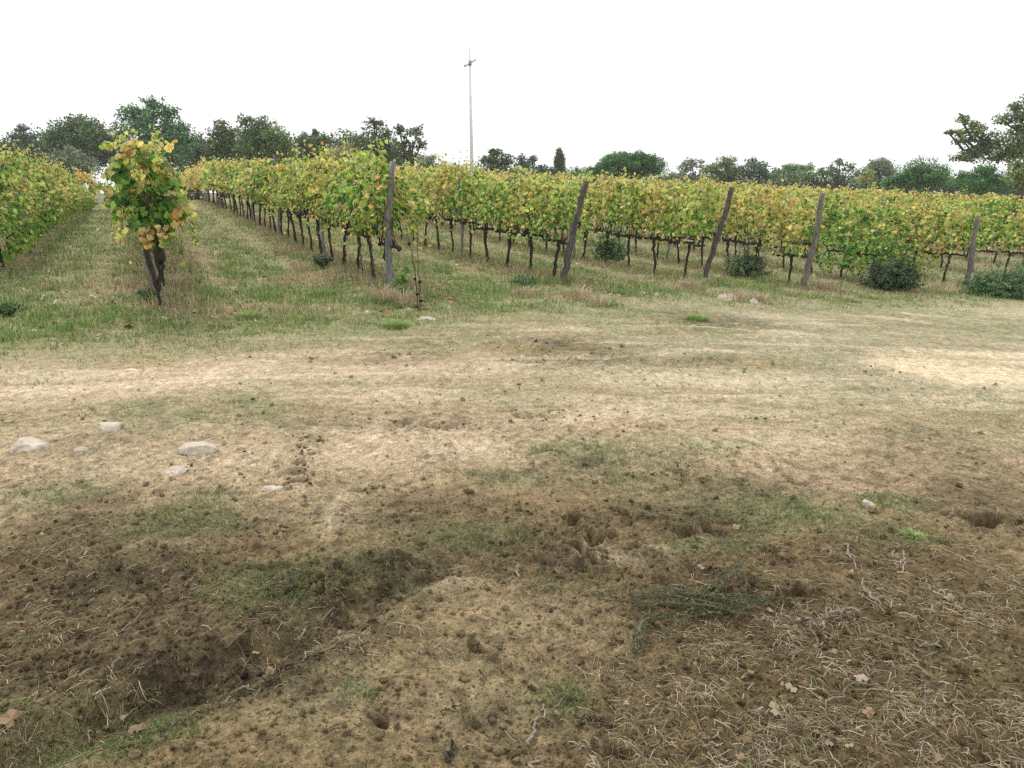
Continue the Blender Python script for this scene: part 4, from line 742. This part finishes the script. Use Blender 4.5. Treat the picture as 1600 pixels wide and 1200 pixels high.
# ------------------------------------------------------------------ trees beyond the vineyard
def tree(name, label, Y, blobs, cols, card=.26, density=1.0, sub=.34, trunk=True, group='trees beyond the vineyard', cat='tree', seed=1, aspect=(1, 1, 1), upright=0., limbs=True, base=None, gap=0., hubs=None, grow=1.1):
    """blobs: crown masses as (u, v, half width, half height) of the photo, each given its depth"""
    card = card * .66; density = density * .72
    rng = np.random.default_rng(seed); us = np.mean([q[0] for q in blobs]); bx = at(us, 290, Y)[0] if base is None else at(base, 290, Y)[0]; z0 = float(land(bx, Y)); O = np.array([bx, Y, z0])
    root = empty(name, O, label, cat, group); mb = MB(); lm = MB(); fac = Y / F
    for (u, v, ru, rv_) in blobs:
        c = at(u, v, Y + rng.normal(0, .3) * ru * fac) - O; rx, rz = ru * fac * grow, rv_ * fac * grow; ry = (rx + rz) / 2
        ns = int(np.clip(36 * density * (1 + rx * rz / 6), 20, 150)); d = nrm(rng.normal(0, 1, (ns, 3))); d[:, 2] = np.where(d[:, 2] < -.5, -d[:, 2], d[:, 2])
        rad = rng.uniform(.2, .95, ns)[:, None]; cen = c + d * rad * [rx, ry, rz]; sr = sub * (rx * ry * rz) ** (1 / 3) * rng.uniform(.7, 1.3, ns)
        for cc, s, dd in zip(cen, sr, d):
            if rng.uniform() < gap: continue
            m = int(np.clip(density * 4.6 * (s / card) ** 2, 12, 320)); e = nrm(rng.normal(0, 1, (m, 3))); pos = cc + e * s * (rng.uniform(.35, 1.08, (m, 1))) * [1.1, 1.1, .85]
            tone = rng.uniform(1.35, 2.9); col = cols[rng.integers(0, len(cols), m)] * tone  # random tone per clump, raised overall to paint haze into the crown colour
            scatter(CARD, CARD_F, pos, e * .6 + rng.normal(0, .5, (m, 3)) + [0, 0, .35], rng.normal(0, .6, (m, 3)) + [0, 0, upright], np.stack([card * aspect[0] * rng.uniform(.5, 1.2, m), card * aspect[1] * rng.uniform(.5, 1.2, m), np.full(m, card)], -1), col, mb, .22, rng)
            if limbs and rng.uniform() < .3:
                V, P = tube(np.array([c - [0, 0, rz * .3], (c + cc) / 2 + rng.normal(0, .08, 3), cc]), [.035, .025, .01], 4); lm.add(V, P)
        if limbs:
            st = np.array([0, 0, max(c[2] * .5 - .1 * abs(c[0]), .6)])
            if hubs: hh = [at(a_, b_, Y) - O for a_, b_ in hubs]; st = min(hh, key=lambda q_: np.linalg.norm(q_ - c))
            md = st * .45 + c * .55 + [0, 0, -.12 * abs(c[0])] + rng.normal(0, .12, 3); V, P = gn([st, md, c - [0, 0, rz * .3], c], [.12, .085, .05, .02], 12, .12, 6, int(rng.integers(1e6))); lm.add(V, P)
    topz = max(at(u, v, Y)[2] - z0 for (u, v, a, b_) in blobs)
    if hubs:
        pv = np.array([0, 0, 2.0])
        for a_, b_ in hubs[:3]: q_ = at(a_, b_, Y) - O; V, P = gn([pv, (pv + q_) / 2 + rng.normal(0, .15, 3), q_], [.16, .12, .08], 12, .12, 7, seed); lm.add(V, P)
    if trunk: V, P = gn([(0, 0, -.3), (.1, 0, topz * .3), (-.05, 0, topz * .6), (.05, 0, topz * .85)], [.3, .24, .16, .06], 14, .12, 9, seed); lm.add(V, P)
    mb.build('crown', M['treeleaf'], root, smooth=False)
    if lm.n: lm.build('trunk', M['bark'], root)
    return root
OAK = np.array([(.045, .075, .026), (.062, .105, .035), (.036, .058, .025), (.10, .135, .045)]); PINE = np.array([(.05, .11, .045), (.075, .15, .06), (.04, .08, .035)]); FIR = np.array([(.035, .055, .045), (.05, .075, .06)])
GREY = np.array([(.10, .12, .075), (.13, .15, .09), (.08, .10, .06)]); BRN = np.array([(.24, .20, .12), (.30, .25, .15), (.17, .15, .09)]); BLU = np.array([(.05, .085, .05), (.07, .115, .065), (.04, .065, .042)]); UMB = np.array([(.040, .10, .030), (.058, .135, .042), (.034, .075, .026)]); LIM = np.array([(.16, .21, .06), (.22, .26, .09)])
tree('fir_tree', 'small dark fir with drooping layers standing at the far left', 78, [(36, 204, 10, 8), (26, 216, 16, 6), (46, 218, 14, 7), (20, 228, 14, 4), (40, 232, 24, 10), (38, 246, 26, 12)], FIR, .22, .8, .3, seed=1, aspect=(2, .6, 1))
tree('oak_tree', 'tall dark rounded oak between the fir and the big pine', 84, [(122, 192, 18, 12), (105, 208, 26, 20), (140, 212, 28, 22), (84, 224, 18, 20), (160, 226, 18, 26), (120, 235, 40, 25)], OAK * .9, .3, 1., .36, seed=2)
tree('oak_tree', 'dark oak shoulder just beyond the fir tree', 90, [(72, 232, 16, 18), (85, 215, 14, 14)], OAK, .3, 1, .36, seed=3)
tree('shrubby_tree', 'rounded grey-green bushy tree in front of the dark oak', 66, [(112, 252, 26, 18), (92, 262, 20, 14), (136, 262, 22, 18), (110, 275, 36, 14)], GREY, .22, 1, .36, seed=4)
tree('pine_tree', 'large spreading green pine, the tallest of the tree line', 62, [(240, 165, 22, 12), (205, 178, 30, 10), (262, 180, 26, 12), (232, 190, 44, 16), (215, 205, 34, 14), (268, 205, 30, 16), (250, 222, 46, 18), (285, 222, 18, 14), (235, 240, 44, 20), (270, 250, 34, 20), (190, 215, 14, 10)], PINE, .24, 1.0, .34, seed=5, upright=.8, aspect=(1.3, .7, 1))
tree('oak_tree', 'low dark tree tucked behind the foot of the big pine', 70, [(308, 248, 22, 20), (296, 268, 22, 18), (320, 262, 14, 16)], OAK * .6, .24, 1, .36, seed=6)
tree('holm_oak', 'dark holm oak with pointed top beside the big pine', 68, [(345, 200, 12, 12), (348, 216, 22, 20), (335, 238, 16, 24), (362, 236, 22, 28), (348, 262, 30, 18)], OAK, .24, 1, .36, seed=7)
tree('holm_oak', 'broad holm oak, widest of those above the grey post row', 66, [(385, 190, 14, 10), (412, 200, 24, 14), (395, 215, 28, 18), (435, 222, 24, 22), (408, 240, 40, 26), (446, 246, 16, 18), (400, 268, 44, 16)], OAK * 1.15, .24, 1, .36, seed=8)
tree('holm_oak', 'low flat-topped dark oak left of the bare brown tree', 76, [(475, 224, 18, 14), (505, 226, 16, 14), (490, 240, 32, 20), (490, 262, 36, 16)], OAK * .85, .26, 1, .36, seed=9)
tree('cypress_tree', 'tiny cypress tip poking over the low flat-topped oak', 95, [(493, 208, 4, 7), (493, 222, 6, 14), (493, 245, 7, 24)], OAK * .7, .2, 1.2, .4, seed=10, limbs=False)
tree('bare_tree', 'brown half-bare round tree between two dark oaks', 60, [(538, 242, 20, 16), (525, 252, 16, 14), (550, 256, 16, 12), (538, 265, 24, 10)], BRN, .12, .75, .36, seed=11)
tree('holm_oak', 'hazy low oak behind the brown half-bare tree', 88, [(560, 226, 20, 12), (545, 236, 16, 10), (572, 246, 16, 20)], OAK * 1.3, .26, .9, .36, seed=12)
tree('holm_oak', 'tall narrow dark oak, first of the pair above the grey post', 58, [(585, 197, 15, 11), (598, 212, 17, 14), (580, 222, 14, 14), (602, 235, 20, 20), (592, 258, 24, 18)], OAK * .75, .2, .9, .3, seed=13, gap=0, grow=1.25)
tree('holm_oak', 'open dark oak with sky gaps, second of the pair above the grey post', 57, [(625, 206, 10, 11), (650, 210, 13, 12), (632, 226, 13, 12), (655, 228, 11, 12), (640, 245, 20, 14), (650, 262, 18, 14)], OAK * .75, .2, .85, .3, seed=14, gap=0, grow=1.25)
tree('shrubby_tree', 'olive coloured bush beside the open dark oak', 56, [(672, 252, 20, 10), (682, 262, 24, 8), (664, 262, 18, 12)], GREY * 1.3, .2, .8, .36, seed=15)
tree('tall_shrub', 'thin pale reedy shrub standing left of the concrete pole', 47, [(705, 262, 14, 8), (725, 264, 12, 9), (690, 264, 12, 7)], LIM * 1.1, .14, .5, .4, seed=16, upright=2, aspect=(.4, 1.4, 1), cat='shrub')
tree('holm_oak', 'dark oak just right of the concrete pole', 66, [(776, 240, 12, 9), (765, 252, 18, 12), (792, 252, 16, 14), (778, 264, 30, 12)], OAK * .75, .22, 1, .34, seed=17)
tree('holm_oak', 'blue-green upright tree between the dark oak and the cypress', 84, [(815, 254, 10, 12), (832, 252, 8, 10), (824, 266, 20, 12), (848, 266, 10, 8), (860, 270, 10, 8)], BLU, .24, 1, .36, seed=18, upright=.5)
tree('cypress_tree', 'single slim dark cypress left of the umbrella pine', 88, [(874, 241, 3, 8), (874, 249, 4.5, 11), (874, 260, 6, 14), (874, 274, 6.5, 14), (874, 284, 6, 12)], OAK * .7, .16, 2.2, .5, seed=19, limbs=False, upright=1.5)
tree('umbrella_pine', 'umbrella pine with one wide smooth green dome', 72, [(980, 257, 42, 17), (955, 262, 32, 14), (1012, 262, 34, 15), (985, 272, 58, 14), (932, 270, 18, 10), (968, 250, 24, 10), (1000, 250, 24, 9)], UMB, .17, 1.6, .26, seed=20, upright=.6)
tree('holm_oak', 'open grey-green oak just right of the umbrella pine', 88, [(1082, 258, 18, 10), (1072, 268, 18, 12), (1100, 266, 18, 12), (1085, 280, 32, 10)], GREY * .85, .26, .8, .32, seed=21, gap=.1)
tree('holm_oak', 'rounded green oak, second right of the umbrella pine', 86, [(1135, 256, 20, 11), (1120, 268, 20, 12), (1150, 268, 18, 12), (1135, 280, 36, 10)], OAK * 1.4, .26, 1, .36, seed=22)
tree('holm_oak', 'darker bluish oak, third right of the umbrella pine', 86, [(1176, 258, 16, 10), (1190, 266, 20, 12), (1172, 274, 24, 12), (1200, 278, 20, 10)], BLU * 1.1, .26, .9, .36, seed=23)
tree('oak_tree', 'wide hazy oak left of the knobbly dark one in the far line', 98, [(1235, 266, 20, 9), (1255, 264, 20, 10), (1220, 274, 20, 10), (1248, 278, 36, 12)], OAK * 1.5, .28, .9, .36, seed=24)
tree('oak_tree', 'knobbly dark oak with a sky gap in the far line', 92, [(1312, 256, 12, 8), (1300, 268, 14, 9), (1328, 264, 12, 9), (1285, 270, 16, 9), (1312, 278, 34, 12)], OAK * 1.0, .26, .85, .3, seed=25, gap=.1)
tree('round_tree', 'round brownish-green tree in the far line', 90, [(1375, 262, 19, 13), (1362, 272, 18, 12), (1386, 272, 14, 12)], GREY * .9, .24, 1.1, .4, seed=26)
tree('shrubby_tree', 'small lime-green tree before the round brownish one', 76, [(1355, 274, 8, 9), (1352, 284, 14, 9)], LIM * .8, .2, 1, .4, seed=27)
tree('tamarisk_bush', 'large soft blue-green bush, wider of the two by the big oak', 58, [(1435, 270, 34, 17), (1410, 280, 28, 15), (1465, 276, 28, 16), (1435, 288, 54, 14), (1392, 288, 18, 10)], UMB * 1.1, .18, 1.2, .32, seed=28, upright=1.0, aspect=(.6, 1.3, 1), cat='bush', trunk=False)
tree('tamarisk_bush', 'domed green bush with a greyish top beside the edge bush', 54, [(1540, 274, 30, 15), (1510, 282, 26, 15), (1555, 288, 24, 16), (1525, 294, 42, 14)], UMB * 1.15, .17, 1.2, .32, seed=29, upright=1.0, aspect=(.6, 1.3, 1), cat='bush', trunk=False)
tree('shrubby_tree', 'clipped yellowish-green little tree at the right edge', 46, [(1592, 262, 16, 12), (1590, 278, 16, 14), (1612, 270, 18, 18), (1596, 292, 14, 10)], LIM * .55, .16, 1.2, .36, seed=30)
tree('large_oak', 'big open oak with sprawling branches at the right edge', 50, [(1505, 188, 9, 7), (1520, 200, 16, 6), (1500, 210, 14, 8), (1535, 212, 22, 7), (1555, 222, 22, 8), (1508, 222, 16, 4), (1575, 190, 16, 10), (1586, 170, 9, 8), (1598, 185, 12, 12), (1590, 205, 20, 12), (1572, 235, 26, 8), (1540, 236, 20, 6), (1520, 242, 22, 6), (1500, 248, 14, 5), (1600, 228, 24, 16), (1560, 248, 34, 8), (1640, 180, 34, 30), (1680, 200, 40, 40), (1640, 230, 40, 24), (1484, 208, 9, 2)], OAK * 1.15, .18, .8, .36, seed=31, base=1650, gap=0, grow=1.45, hubs=[(1600, 262), (1590, 225), (1610, 190), (1560, 240), (1545, 218), (1660, 200)])
tree('leafy_hedge', 'long low dark hedge behind the last vine row, below the far oaks', 96, [(1000 + 26 * i, 291 + .3 * i + 3 * math.sin(i * 2.1), 22, 17) for i in range(30)], OAK * 1.0, .34, .8, .45, trunk=False, limbs=False, seed=32, cat='hedge', group=None)
tree('leafy_hedge', 'low dark hedge between the concrete pole and the umbrella pine', 92, [(745 + 26 * i, 276 + 3 * math.sin(i * 1.7), 20, 11) for i in range(8)], OAK * 1.2, .34, .8, .45, trunk=False, limbs=False, seed=33, cat='hedge', group=None)
tree('leafy_hedge', 'dark low thicket under the trees at the far left', 88, [(-60 + 26 * i, 250 + 8 * math.sin(i * 1.3), 22, 32) for i in range(27)], OAK * .8, .34, .8, .45, trunk=False, limbs=False, seed=34, cat='hedge', group=None)

# ------------------------------------------------------------------ thin autumn haze
hb = np.array([(x, y, z) for x in (-420, 420) for y in (-420, 420) for z in (-6, 40)], float)
hz = build('haze', hb, [np.array([(0, 1, 3, 2), (4, 6, 7, 5), (0, 4, 5, 1), (2, 3, 7, 6), (0, 2, 6, 4), (1, 5, 7, 3)])], M['stone'], smooth=False); hz['kind'] = 'stuff'
hm = bpy.data.materials.new('haze_air'); hm.use_nodes = True; hn = hm.node_tree; hn.nodes.clear(); ho = hn.nodes.new('ShaderNodeOutputMaterial'); hv = hn.nodes.new('ShaderNodeVolumePrincipled')
hv.inputs['Density'].default_value = .0006; hv.inputs['Color'].default_value = (.97, .98, 1, 1); hn.links.new(hv.outputs[0], ho.inputs['Volume']); hz.data.materials.clear(); hz.data.materials.append(hm)
scene.cycles.volume_bounces = 0
